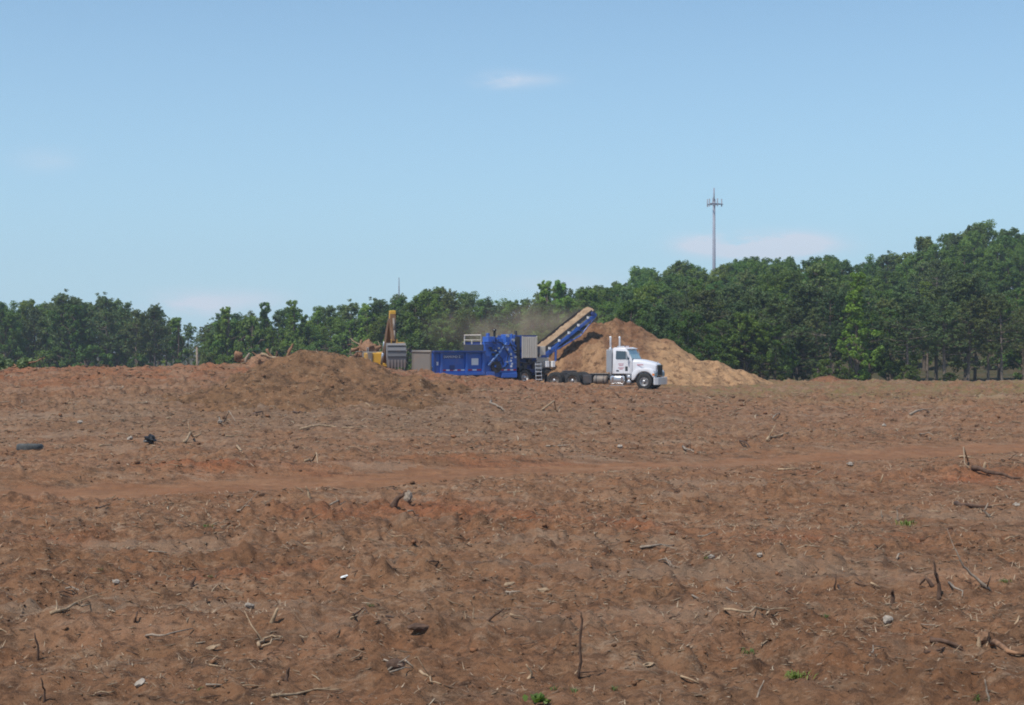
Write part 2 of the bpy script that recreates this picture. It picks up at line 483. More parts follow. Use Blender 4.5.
def set_attr(me, name, vals):
    a = me.attributes.new(name, 'FLOAT', 'POINT')
    a.data.foreach_set('value', np.asarray(vals, np.float32))
class MB:
    def __init__(s): s.v = []; s.f = []
    def add(s, vs, fs):
        o = len(s.v)
        s.v += [tuple(v) for v in vs]
        s.f += [tuple(i + o for i in f) for f in fs]
        return s
    def box(s, x0, x1, y0, y1, z0, z1, rot=None, piv=None):
        vs = [Vector((x, y, z)) for x in (x0, x1) for y in (y0, y1) for z in (z0, z1)]
        if rot is not None:
            pv = Vector(piv) if piv else Vector(((x0 + x1) / 2, (y0 + y1) / 2, (z0 + z1) / 2))
            vs = [pv + rot @ (v - pv) for v in vs]
        return s.add(vs, [(0, 1, 3, 2), (4, 6, 7, 5), (0, 4, 5, 1), (2, 3, 7, 6), (0, 2, 6, 4), (1, 5, 7, 3)])
    def loft(s, A, B):
        n = len(A)
        fs = [(i, (i + 1) % n, n + (i + 1) % n, n + i) for i in range(n)]
        fs += [tuple(range(n))[::-1], tuple(range(n, 2 * n))]
        return s.add(list(A) + list(B), fs)
    def prism(s, poly, y0, y1):          # poly in (x, z), extruded along y
        return s.loft([(x, y0, z) for x, z in poly], [(x, y1, z) for x, z in poly])
    def tube(s, pts, rad, n=8, jit=0.0):
        pts = [Vector(p) for p in pts]
        if not hasattr(rad, '__len__'): rad = [rad] * len(pts)
        rings = []; up = Vector((0.123, 0.31, 0.94)).normalized()
        for i, p in enumerate(pts):
            d = (pts[min(i + 1, len(pts) - 1)] - pts[max(i - 1, 0)]).normalized()
            a = d.cross(up)
            if a.length < 1e-3: a = d.cross(Vector((1, 0, 0)))
            a.normalize(); b = d.cross(a)
            rings.append([p + (a * math.cos(2 * math.pi * k / n) + b * math.sin(2 * math.pi * k / n)) * rad[i] * (1 + jit * (random.random() - 0.5)) for k in range(n)])
        vs = [v for r_ in rings for v in r_]
        fs = []
        for i in range(len(pts) - 1):
            for k in range(n):
                fs.append((i * n + k, i * n + (k + 1) % n, (i + 1) * n + (k + 1) % n, (i + 1) * n + k))
        fs += [tuple(range(n))[::-1], tuple(range((len(pts) - 1) * n, len(pts) * n))]
        return s.add(vs, fs)
    def lathe(s, prof, c, axis='y', n=24):   # prof: (radius, along axis)
        vs = []; fs = []
        for r_, h_ in prof:
            for k in range(n):
                a = 2 * math.pi * k / n
                u, v = r_ * math.cos(a), r_ * math.sin(a)
                vs.append((c[0] + u, c[1] + h_, c[2] + v) if axis == 'y' else (c[0] + u, c[1] + v, c[2] + h_) if axis == 'z' else (c[0] + h_, c[1] + u, c[2] + v))
        m_ = len(prof)
        for i in range(m_ - 1):
            for k in range(n):
                fs.append((i * n + k, i * n + (k + 1) % n, (i + 1) * n + (k + 1) % n, (i + 1) * n + k))
        if prof[0][0] > 1e-4 and prof[0] != prof[-1]: fs.append(tuple(range(n))[::-1])
        if prof[-1][0] > 1e-4 and prof[0] != prof[-1]: fs.append(tuple(range((m_ - 1) * n, m_ * n)))
        return s.add(vs, fs)
    def build(s, name, mat, parent=None, smooth=False, bevel=0.0):
        me = bpy.data.meshes.new(name)
        me.from_pydata(s.v, [], s.f)
        bm = bmesh.new(); bm.from_mesh(me)
        bmesh.ops.recalc_face_normals(bm, faces=bm.faces)
        if bevel:
            bmesh.ops.bevel(bm, geom=[e for e in bm.edges if len(e.link_faces) == 2 and e.calc_face_angle(0) > 0.5], offset=bevel, segments=2, affect='EDGES', profile=0.5)
        bm.to_mesh(me); bm.free(); me.update()
        return link_mesh(name, me, mat, parent, smooth)
def text_mesh(name, s, size, mat, parent, M4, depth=0.004):
    c = bpy.data.curves.new(name, 'FONT'); c.body = s; c.size = size; c.extrude = depth
    c.resolution_u = 2
    o = bpy.data.objects.new(name + '_c', c)
    me = bpy.data.meshes.new_from_object(o)
    bpy.data.objects.remove(o)
    me.transform(M4)
    return link_mesh(name, me, mat, parent)

# ------------------------------------------------------------------ the ground
def build_ground():
    dense = np.arange(-22.5, 22.5001, 0.055)
    side = np.concatenate([np.linspace(22.5, 60, 60)[1:], np.linspace(60, 300, 60)[1:], np.linspace(300, 337.5, 60)[1:-1]])
    ang = np.radians(np.concatenate([dense, side]))
    r1 = 6.0 * 1.005 ** np.arange(0, int(math.log(125 / 6.0) / math.log(1.005)) + 1)
    r2 = r1[-1] * 1.02 ** np.arange(1, 46)
    r3 = r2[-1] * 1.18 ** np.arange(1, 10)
    rr = np.concatenate([[0.3, 1.5, 3.0, 4.5], r1, r2, r3])
    A, RR = np.meshgrid(ang, rr)
    X = RR * np.sin(A); Y = RR * np.cos(A)
    Z = H(X, np.where(Y < 5, 5 + 0 * Y, Y))
    na, nr_ = len(ang), len(rr)
    V = np.stack([X.ravel(), Y.ravel(), Z.ravel()], 1)
    i = np.arange(nr_ - 1)[:, None]; j = np.arange(na)[None, :]; j2 = (j + 1) % na
    Fq = np.stack([i * na + j, i * na + j2, (i + 1) * na + j2, (i + 1) * na + j], -1).reshape(-1, 4)[:, ::-1]
    # inner cap
    Xc, Yc = V[Fq].mean(1)[:, 0], V[Fq].mean(1)[:, 1]
    s, d = track_coords(Xc, Yc)
    edge = 1.55 + 0.9 * (fbm(Xc / 1.6, Yc / 1.6, 4, 71, 0.65))
    on = (np.abs(d) < edge) & (Yc > 12) & (Yc < 80) & (np.abs(Xc) < 40)
    x, y = V[:, 0], V[:, 1]
    def blob(px, py, wx, wy):
        Y0 = EYE * F / (py - HZ); X0 = (px - 512) / F * Y0
        return np.exp(-(((x - X0) / (wx / F * Y0)) ** 2 + ((y - Y0) / (wy * Y0 * Y0 / (EYE * F))) ** 2))
    clay = sum(blob(*b) for b in [(430, 506, 70, 9), (560, 515, 90, 7), (60, 545, 60, 6), (330, 512, 50, 6), (650, 521, 40, 6), (20, 500, 70, 8),
                                  (800, 535, 120, 5), (200, 470, 130, 3), (500, 462, 160, 4), (950, 470, 120, 5), (250, 590, 90, 6), (30, 385, 60, 6), (150, 380, 80, 6)])
    clay = clay + 0.75 * sst(64, 80, y) * (1 - sst(-3, 8, x)) * (1 - sst(96, 104, y))
    clay = np.clip(clay * (0.45 + 0.9 * fbm(x / 2.0, y / 2.0, 4, 81)), 0, 0.9)
    pale = sum(blob(*b) for b in [(690, 645, 55, 12), (720, 660, 50, 8), (110, 650, 90, 9), (320, 672, 60, 14), (730, 600, 50, 7), (60, 465, 60, 5), (960, 590, 70, 10), (560, 650, 40, 8)])
    pale = np.clip(pale * (0.7 + 0.8 * fbm(x / 0.9, y / 0.9, 4, 83)), 0, 0.9)
    mulch = np.exp(-(((x + 9) / 11) ** 2 + ((y - 66) / 14) ** 2)) + 0.6 * np.exp(-(((x + 3) / 14) ** 2 + ((y - 56) / 7) ** 2))
    mulch = np.clip(mulch * (0.8 + 0.7 * fbm(x / 1.5, y / 1.5, 4, 85)), 0, 0.9)
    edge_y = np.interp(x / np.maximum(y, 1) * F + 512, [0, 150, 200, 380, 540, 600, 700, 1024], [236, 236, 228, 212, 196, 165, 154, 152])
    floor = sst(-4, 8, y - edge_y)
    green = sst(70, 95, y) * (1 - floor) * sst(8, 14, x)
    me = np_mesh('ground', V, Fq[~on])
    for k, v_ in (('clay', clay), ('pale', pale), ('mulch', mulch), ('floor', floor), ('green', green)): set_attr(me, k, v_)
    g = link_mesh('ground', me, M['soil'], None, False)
    tag(g, 'cleared field of churned reddish brown soil', None, None, 'structure')
    used, inv = np.unique(Fq[on], return_inverse=True)
    me = np_mesh('dirt_track', V[used], inv.reshape(-1, 4))
    o = link_mesh('dirt_track', me, M['track'], None, True)
    tag(o, 'packed red dirt track crossing the cleared field', None, None, 'structure')
build_ground()

# ------------------------------------------------------------------ heaps
def heap(name, mat, x0, x1, y0, y1, step, hfun, parent=None, attrs=None):
    xs = np.arange(x0, x1, step); ys = np.arange(y0, y1, step)
    X, Y = np.meshgrid(xs, ys)
    G = H(X, Y, False)
    Z = hfun(X, Y, G)
    nx, ny = len(xs), len(ys)
    V = np.stack([X.ravel(), Y.ravel(), Z.ravel()], 1)
    i = np.arange(ny - 1)[:, None]; j = np.arange(nx - 1)[None, :]
    Fq = np.stack([i * nx + j, i * nx + j + 1, (i + 1) * nx + j + 1, (i + 1) * nx + j], -1).reshape(-1, 4)
    up = (Z - G).ravel()
    keep = (up[Fq] > -0.35).any(1)
    Fq = Fq[keep]
    used, inv = np.unique(Fq, return_inverse=True)
    me = np_mesh(name, V[used], inv.reshape(-1, 4))
    if attrs:
        for k, fn in attrs.items(): set_attr(me, k, fn(V[used][:, 0], V[used][:, 1], V[used][:, 2]))
    return link_mesh(name, me, mat, parent, False)
def cones(X, Y, lst, k=0.35):
    acc = 0
    for (cx, cy, cz, sl) in lst:
        d = np.sqrt((X - cx) ** 2 + (Y - cy) ** 2 + 0.25)
        acc = acc + np.exp((cz + 0.5 * sl - sl * d) / k)
    return k * np.log(acc)
def pt(px, py, Y, sl):
    v = at(px, py, Y)
    return (v.x, v.y, v.z, sl)
chip_c = [pt(606, 321, 117, 0.72), pt(616, 320, 117.5, 0.74), pt(634, 328, 117.5, 0.74), pt(652, 336, 117, 0.8), pt(668, 339, 116.5, 0.9),
          pt(578, 350, 115, 0.62), pt(592, 336, 114.5, 0.66), pt(608, 342, 112, 0.7), pt(640, 346, 112.5, 0.66), pt(668, 352, 112, 0.62), pt(695, 359, 112.5, 0.55), pt(715, 364, 113, 0.5), pt(735, 373, 113, 0.45), pt(560, 365, 114, 0.5)]
def chip_h(X, Y, G):
    z = cones(X, Y, chip_c, 0.22)
    left = 1 - sst(8.0, 10.5, X)
    z = z + (0.34 + 0.35 * left) * fbm(X / 1.8, Y / 1.8, 4, 101) + (0.20 + 0.25 * left) * fbm(X / 0.6, Y / 0.6, 4, 103, 0.6) + 0.16 * np.maximum(vnoise(X / 0.7, Y / 0.7, 104) - 0.6, 0) / 0.4
    # slumped runnels down the faces
    z = z - 0.15 * np.maximum(0, fbm(X / 0.9 + 0.4 * Y, Y / 5, 3, 105))
    return np.maximum(z, G - 0.6)
def chip_fresh(x, y, z):
    f = sst(9.0, 11.5, x - 0.25 * (z - 2)) * (1 - sst(3.0, 3.7, z + 0.06 * (x - 12) + 0.5 * fbm(x / 1.5, y / 1.5, 3, 107)))
    g = (1 - sst(7.0, 9.0, x)) * 0.6 * sst(0.3, 0.6, vnoise(x / 1.5, y / 1.5, 109))
    return np.clip(f + g, 0, 1)
o = heap('chip_pile', M['chip_pile'], -2, 24, 102, 130, 0.12, chip_h, None, {'fresh': chip_fresh})
tag(o, 'tall heap of shredded tan and brown wood chips behind the white truck', 'wood chips')
mound_c = [pt(290, 355, 74, 0.6), pt(304, 350, 74, 0.75), pt(320, 350, 74, 0.75), pt(334, 357, 74, 0.6), pt(352, 361, 74, 0.5), pt(290, 362, 73, 0.42), pt(365, 366, 74, 0.42), pt(270, 376, 70, 0.34),
           pt(235, 388, 66, 0.30), pt(390, 376, 73, 0.32), pt(430, 383, 74, 0.28), pt(330, 380, 67, 0.30), pt(385, 392, 66, 0.24), pt(280, 392, 64, 0.26), pt(210, 392, 66, 0.3)]
def mound_h(X, Y, G):
    z = cones(X, Y, mound_c, 0.16)
    z = z + 0.34 * fbm(X / 1.3, Y / 1.1, 4, 111, 0.6) + 0.20 * fbm(X / 0.4, Y / 0.4, 4, 113, 0.65) + 0.20 * np.maximum(vnoise(X / 0.8, Y / 0.6, 114) - 0.6, 0) / 0.4 - 0.18 * np.maximum(vnoise(X / 1.0, Y / 1.2, 115) - 0.7, 0) / 0.3
    return np.maximum(z, G - 0.6)
o = heap('dirt_mound', M['mound'], -17, 1, 55, 84, 0.09, mound_h)
tag(o, 'broad low mound of brown mulch and dirt in front of the excavator', 'mound')
def berm(pts, box, seed, label, amp=0.14):
    def fn(X, Y, G):
        z = cones(X, Y, pts, 0.12) + amp * fbm(X / 0.9, Y / 0.9, 4, seed) + amp * 0.7 * np.maximum(vnoise(X / 0.5, Y / 0.5, seed + 3) - 0.5, 0) / 0.5
        return np.maximum(z, G - 0.5)
    o = heap('earth_berm', M['berm'], *box, 0.12, fn)
    tag(o, label, 'earth berm')
berm([pt(822, 377, 126, 0.6), pt(830, 376, 126, 0.6), pt(845, 380, 125, 0.45), pt(808, 384, 126, 0.4), pt(860, 385, 125, 0.4)], (21, 36, 120, 132), 121, 'small heap of bare earth beside the foot of the chip pile')
berm([pt(970, 384, 124, 0.4), pt(985, 383, 124, 0.4), pt(1000, 383, 124, 0.4), pt(1024, 383, 124, 0.4), pt(1050, 383, 124, 0.4), pt(950, 386, 124, 0.4), pt(930, 387, 124, 0.4)], (31, 50, 119, 129), 131, 'long low ridge of bare earth at the foot of the dark forest', 0.1)
berm([pt(45, 383, 74, 0.4), pt(65, 381, 74, 0.45), pt(85, 384, 74, 0.4), pt(25, 386, 74, 0.35)], (-30, -17, 69, 79), 141, 'rough ridge of red clods near the leafy fallen branch', 0.16)
berm([pt(140, 376, 82, 0.35), pt(155, 376, 82, 0.4), pt(118, 379, 81, 0.35)], (-26, -14, 77, 87), 151, 'rough ridge of red clods between the fallen branch and the mulch mound', 0.14)

# ------------------------------------------------------------------ wheels
def wheel(parent, c, r, wd, rim_mat, side=-1, dual=False, tyre_mat=None, hub=True):
    """wheel (disc) > tyre, hub; axis along y; side = -1 shows its face to -y"""
    rm = r * 0.58; h = wd / 2; d = side
    mb = MB(); ins = 0.10 if dual else 0.02
    mb.lathe([(rm, d * (h - 0.03)), (rm * 0.92, d * (h - 0.01)), (rm * 0.86, d * (h - 0.05 - ins)), (rm * 0.42, d * (h - 0.06 - ins)), (rm * 0.36, d * (h - 0.03 - ins * 0.4)), (0.001, d * (h - 0.025 - ins * 0.4))], c, 'y', 24)
    wo_ = mb.build('wheel', rim_mat, parent, True)
    mb = MB()
    prof = [(rm, h), (rm * 1.12, h * 1.02), (r * 0.9, h * 1.03), (r * 0.985, h * 0.86), (r, h * 0.5), (r * 0.985, h * 0.18), (r * 0.985, -h * 0.18), (r, -h * 0.5), (r * 0.985, -h * 0.86), (r * 0.9, -h * 1.03), (rm * 1.12, -h * 1.02), (rm, -h), (rm, h)]
    mb.lathe(prof, c, 'y', 32)
    mb.build('tyre', tyre_mat or M['rubber'], wo_, True)
    if hub:
        mb = MB()
        mb.lathe([(rm * 0.30, d * (h - 0.04 - ins * 0.4)), (rm * 0.28, d * (h + 0.03)), (rm * 0.15, d * (h + 0.05)), (0.001, d * (h + 0.05))], c, 'y', 14)
        for k in range(10):
            a = 2 * math.pi * k / 10
            q = Vector((c[0] + rm * 0.62 * math.cos(a), c[1], c[2] + rm * 0.62 * math.sin(a)))
            mb.tube([q + Vector((0, d * (h - 0.07 - ins), 0)), q + Vector((0, d * (h - 0.015 - ins), 0))], 0.022, 6)
        mb.build('hub', M['silver'], wo_)
    return wo_

# ------------------------------------------------------------------ the truck
def truck():
    root = empty('tractor_truck', (2.60, 102.2, 0), R(-22.5))
    root.location.z = h1(6, 100.5) - 0.02
    tag(root, 'white conventional day cab tractor truck parked before the chip pile', 'truck')
    mb = MB()
    for s in (-1, 1):
        mb.box(0.15, 7.4, s * 0.43 - 0.04, s * 0.43 + 0.04, 0.74, 1.0)
    for x in (0.2, 1.4, 2.7, 3.9, 5.2, 6.4):
        mb.box(x, x + 0.12, -0.388, 0.388, 0.78, 0.96)
    mb.build('chassis_frame', M['dark_steel'], root)
    mb = MB()
    for x in (0.75, 2.05): mb.tube([(x, -0.85, 0.56), (x, 0.85, 0.56)], 0.11, 10)
    mb.tube([(7.05, -0.9, 0.50), (7.05, 0.9, 0.50)], 0.07, 8)
    mb.tube([(2.05, 0, 0.55), (5.2, 0, 0.7)], 0.07, 8)
    mb.build('axle', M['dark_steel'], root)
    mb = MB(); mb.box(1.0, 1.9, -0.5, 0.5, 1.003, 1.10); mb.lathe([(0.5, 0.0), (0.5, 0.08), (0.001, 0.08)], (1.4, 0, 1.12), 'z', 20)
    mb.build('fifth_wheel', M['dark_steel'], root)
    for x in (0.75, 2.05):
        for s in (-1, 1):
            wheel(root, (x, s * 1.04, 0.56), 0.56, 0.28, M['grey_steel'], s, True)
            wheel(root, (x, s * 0.70, 0.56), 0.555, 0.28, M['dark_steel'], s, False, None, False)
    for s in (-1, 1): wheel(root, (7.05, s * 1.04, 0.54), 0.54, 0.30, M['silver'], s)
    for s in (-1, 1):
        mb = MB(); mb.box(0.02, 0.05, s * 0.9 - 0.28, s * 0.9 + 0.28, 0.2, 0.95); mb.build('mud_flap', M['black'], root)
    # deck plate and boxes between the wheels
    mb = MB(); mb.box(3.0, 4.3, -0.55, 0.55, 1.004, 1.03); mb.build('deck_plate', M['grey_steel'], root)
    mb = MB(); mb.box(2.72, 3.35, -1.0, -0.5, 0.38, 0.93); mb.build('battery_box', M['dark_steel'], root, bevel=0.02)
    mb = MB()
    mb.lathe([(0.001, -0.48), (0.24, -0.46), (0.28, -0.42), (0.28, 0.42), (0.24, 0.46), (0.001, 0.48)], (3.95, -0.85, 0.62), 'x', 20)
    tk = mb.build('hydraulic_tank', M['grey_steel'], root, True)
    mb = MB()
    for x in (3.7, 4.2): mb.lathe([(0.284, -0.03), (0.295, -0.03), (0.295, 0.03), (0.284, 0.03)], (x, -0.85, 0.62), 'x', 20)
    mb.build('tank_strap', M['dark_steel'], tk)
    for s in (-1, 1):
        mb = MB()
        mb.box(4.66, 5.72, s * 0.89 - 0.29, s * 0.89 + 0.29, 0.36, 0.90)
        tk = mb.build('fuel_tank', M['silver'], root, True, bevel=0.11)
        mb = MB()
        for x in (4.85, 5.5): mb.box(x, x + 0.06, s * 0.89 - 0.305, s * 0.89 + 0.305, 0.345, 0.915)
        mb.build('tank_strap', M['chrome'], tk, bevel=0.1)
        mb = MB(); mb.box(4.7, 5.68, s * 1.19 - 0.08, s * 1.19 + 0.08, 0.24, 0.29); mb.build('step', M['silver'], tk)
        mb = MB()
        for z in (0.5, 0.8):
            mb.lathe([(0.001, -0.03), (0.12, -0.02), (0.15, 0.0), (0.15, 0.34), (0.001, 0.36)], (5.98, s * 1.13 if s < 0 else s * 1.13 - 0.34, z), 'y', 16)
        mb.build('air_tank', M['silver'], root, True)
        mb = MB(); mb.box(5.76, 6.2, s * 0.9 - 0.2, s * 0.9 + 0.2, 0.93, 0.99); mb.build('cab_step', M['silver'], root)
    # cab
    poly = [(4.80, 1.02), (6.18, 1.02), (6.18, 1.97), (5.80, 2.66), (5.70, 2.75), (4.92, 2.77), (4.80, 2.70)]
    mb = MB()
    ins = [(x, z) for x, z in poly]
    A = [(x, -1.06 if z < 2.0 else -0.97, z) for x, z in ins]; B = [(x, 1.06 if z < 2.0 else 0.97, z) for x, z in ins]
    mb.loft(A, B)
    cab = mb.build('cab', M['white'], root, True, bevel=0.05)
    mb = MB(); mb.box(5.55, 5.95, -0.95, 0.95, 2.70, 2.745, Matrix.Rotation(R(14), 3, 'Y')); mb.build('sun_visor', M['white'], cab, bevel=0.01)
    for y in (-0.6, -0.3, 0, 0.3, 0.6):
        mb = MB(); mb.box(5.52, 5.62, y - 0.05, y + 0.05, 2.755, 2.80); mb.build('roof_light', M['amber'], cab)
    for y in (-0.45, 0.45):
        mb = MB(); mb.tube([(4.95, y, 2.83), (5.45, y, 2.83), (5.52, y, 2.83)], [0.03, 0.04, 0.07], 10); mb.build('air_horn', M['chrome'], cab)
    # windscreen: two panes on the raked front
    d = Vector((5.80 - 6.18, 0, 2.66 - 1.97)); nrm = Vector((d.z, 0, -d.x)).normalized()
    for s in (-1, 1):
        def q(u, y): return Vector((6.18, y, 1.97)) + d * u
        A = [q(0.06, s * 0.03), q(0.06, s * 0.96), q(0.93, s * 0.88), q(0.93, s * 0.03)]
        mb = MB(); mb.loft([v + nrm * 0.012 for v in A], [v + nrm * 0.028 for v in A])
        mb.build('windscreen_pane', M['windscreen'], cab)
    mb = MB(); A = [q(0.0, -1.0), q(0.0, 1.0), q(0.055, 0.99), q(0.055, -0.99)]
    mb.loft([v + nrm * 0.011 for v in A], [v + nrm * 0.033 for v in A]); mb.build('windscreen_seal', M['black'], cab)
    for s in (-1, 1):
        mb = MB(); y0 = s * 1.064
        mb.prism([(5.02, 1.06), (6.05, 1.06), (6.05, 1.96), (5.02, 1.96)], y0, y0 + s * 0.018)
        dr = mb.build('door', M['white'], cab, bevel=0.006)
        def sl(z): return s * (1.06 - 0.09 * (z - 1.97) / 0.7 + 0.012)
        W = [(5.06, 2.0), (6.0, 2.0), (5.72, 2.52), (5.06, 2.55)]
        mb = MB(); mb.loft([(x, sl(z), z) for x, z in W], [(x, sl(z) + s * 0.014, z) for x, z in W])
        mb.build('window', M['glass'], dr)
        mb = MB(); mb.box(5.72, 5.75, sl(2.25) - 0.02, sl(2.25) + 0.022, 2.0, 2.50); mb.build('vent_divider', M['black'], dr)
        mb = MB(); mb.box(5.10, 5.28, s * 1.085, s * 1.105, 1.20, 1.27); mb.build('door_handle', M['black'], dr)
        mb = MB(); mb.box(5.72, 5.90, s * 1.084, s * 1.094, 1.22, 1.52); mb.build('lower_window', M['glass'], dr)
        mb = MB()
        for z, x0, x1 in ((1.66, 5.25, 5.62), (1.56, 5.30, 5.58), (1.40, 5.22, 5.64), (1.32, 5.32, 5.55)):
            mb.box(x0, x1, s * 1.0835, s * 1.089, z, z + 0.045)
        mb.build('door_marking', plainred, dr)
        mb = MB(); mb.box(5.86, 5.92, s * 1.30 - 0.09, s * 1.30 + 0.09, 1.98, 2.42)
        mi = mb.build('mirror', M['silver'], cab, bevel=0.02)
        mb = MB(); mb.tube([(5.95, s * 1.0, 2.48), (5.90, s * 1.30, 2.5), (5.90, s * 1.30, 1.9), (6.05, s * 1.06, 1.85)], 0.018, 6); mb.build('mirror_arm', M['chrome'], mi)
    # exhaust stacks behind the cab
    for s in (-1, 1):
        mb = MB()
        mb.tube([(4.66, s * 0.96, 0.95), (4.66, s * 0.96, 3.32), (4.66, s * 0.96, 3.42), (4.63, s * 0.96, 3.50)], [0.065, 0.065, 0.066, 0.07], 12)
        st = mb.build('exhaust_stack', M['bright_steel'], root, True)
        mb = MB(); mb.lathe([(0.12, 0.0), (0.13, 0.05), (0.13, 1.35), (0.12, 1.4)], (4.66, s * 0.96, 1.35), 'z', 14); mb.build('heat_shield', M['silver'], st, True)
    mb = MB()
    mb.box(4.70, 4.78, -0.78, 0.78, 1.05, 2.55)
    bk = mb.build('cab_guard', M['silver'], root)
    mb = MB()
    for y in np.linspace(-0.7, 0.7, 7): mb.box(4.66, 4.698, y - 0.04, y + 0.04, 1.08, 2.5)
    mb.build('guard_rib', M['silver'], bk)
    for s in (-1, 1):
        mb = MB(); mb.box(4.42, 4.80, s * 1.115 - 0.015, s * 1.115 + 0.015, 1.12, 2.62); mb.build('side_fairing', M['silver'], root, bevel=0.01)
    # hood
    def sec(x, wd, z0, z1, ch): return [(x, -wd, z0), (x, wd, z0), (x, wd, z1 - ch), (x, wd - ch * 1.4, z1), (x, -wd + ch * 1.4, z1), (x, -wd, z1 - ch)]
    secs = [sec(6.19, 1.0, 1.02, 2.0, 0.14), sec(6.6, 0.92, 1.0, 1.96, 0.14), sec(7.2, 0.78, 0.95, 1.84, 0.14), sec(7.62, 0.68, 0.92, 1.72, 0.13), sec(7.72, 0.62, 0.92, 1.64, 0.12)]
    mb = MB(); n = 6; vs = [v for s_ in secs for v in s_]; fs = []
    for i in range(len(secs) - 1):
        for k in range(n): fs.append((i * n + k, i * n + (k + 1) % n, (i + 1) * n + (k + 1) % n, (i + 1) * n + k))
    fs += [tuple(range(n))[::-1], tuple(range((len(secs) - 1) * n, len(secs) * n))]
    mb.add(vs, fs)
    hood = mb.build('hood', M['white'], root, True, bevel=0.03)
    for s in (-1, 1):
        mb = MB(); mb.box(6.35, 6.95, s * 0.965 - 0.012, s * 0.965 + 0.012, 1.60, 1.66, Matrix.Rotation(R(-12 * s * -1), 3, 'Z'))
        mb.build('hood_lettering', plainred, hood)
    mb = MB(); mb.box(7.725, 7.75, -0.5, 0.5, 0.92, 1.56); gr = mb.build('grille', M['black'], root)
    mb = MB()
    for y in np.linspace(-0.45, 0.45, 10): mb.box(7.752, 7.77, y - 0.012, y + 0.012, 0.95, 1.53)
    mb.build('grille_bar', M['dark_steel'], gr)
    mb = MB()
    for a in ((7.752, 7.785, -0.55, 0.55, 1.56, 1.62), (7.752, 7.785, -0.55, 0.55, 0.87, 0.92), (7.752, 7.785, -0.56, -0.5, 0.92, 1.56), (7.752, 7.785, 0.5, 0.56, 0.92, 1.56)): mb.box(*a)
    mb.build('grille_surround', M['chrome'], gr)
    mb = MB(); mb.tube([(7.6, 0, 1.70), (7.6, 0, 1.80), (7.68, 0, 1.84)], [0.035, 0.03, 0.02], 8); mb.build('hood_ornament', M['chrome'], hood)
    for s in (-1, 1):
        out = [(6.19, 1.02), (6.30, 1.22), (6.55, 1.36), (7.0, 1.42), (7.4, 1.38), (7.66, 1.26), (7.74, 1.10), (7.74, 0.82), (7.66, 0.82)]
        arc = [(7.05 + 0.645 * math.cos(a), 0.56 + 0.645 * math.sin(a)) for a in np.linspace(R(26), R(160), 12)]
        mb = MB()
        P = out + arc + [(6.30, 0.62), (6.19, 0.62)]
        mb.prism(P, s * 0.62, s * 1.19)
        fe = mb.build('fender', M['white'], root, True, bevel=0.02)
        mb = MB(); mb.box(7.744, 7.79, s * 0.88 - 0.17, s * 0.88 + 0.17, 0.88, 1.12); mb.build('headlight', M['windscreen'], fe, bevel=0.015)
        mb = MB(); mb.box(7.62, 7.76, s * 1.19 - 0.01, s * 1.19 + 0.025, 0.93, 1.06); mb.build('turn_signal', M['amber'], fe)
    pl = [(7.80, -1.2), (7.98, -1.02), (8.04, -0.6), (8.05, 0), (8.04, 0.6), (7.98, 1.02), (7.80, 1.2), (7.70, 1.2), (7.70, -1.2)]
    mb = MB(); mb.loft([(x, y, 0.32) for x, y in pl], [(x, y, 0.80) for x, y in pl]); mb.build('bumper', M['bright_steel'], root, bevel=0.02)
    mb = MB(); mb.box(5.9, 7.6, -0.4, 0.4, 0.45, 0.92); mb.build('engine_block', M['dark_steel'], root)
plainred = plain('faded_red_print', (0.45, 0.16, 0.20), 0.6, 0.3, 20)
truck()

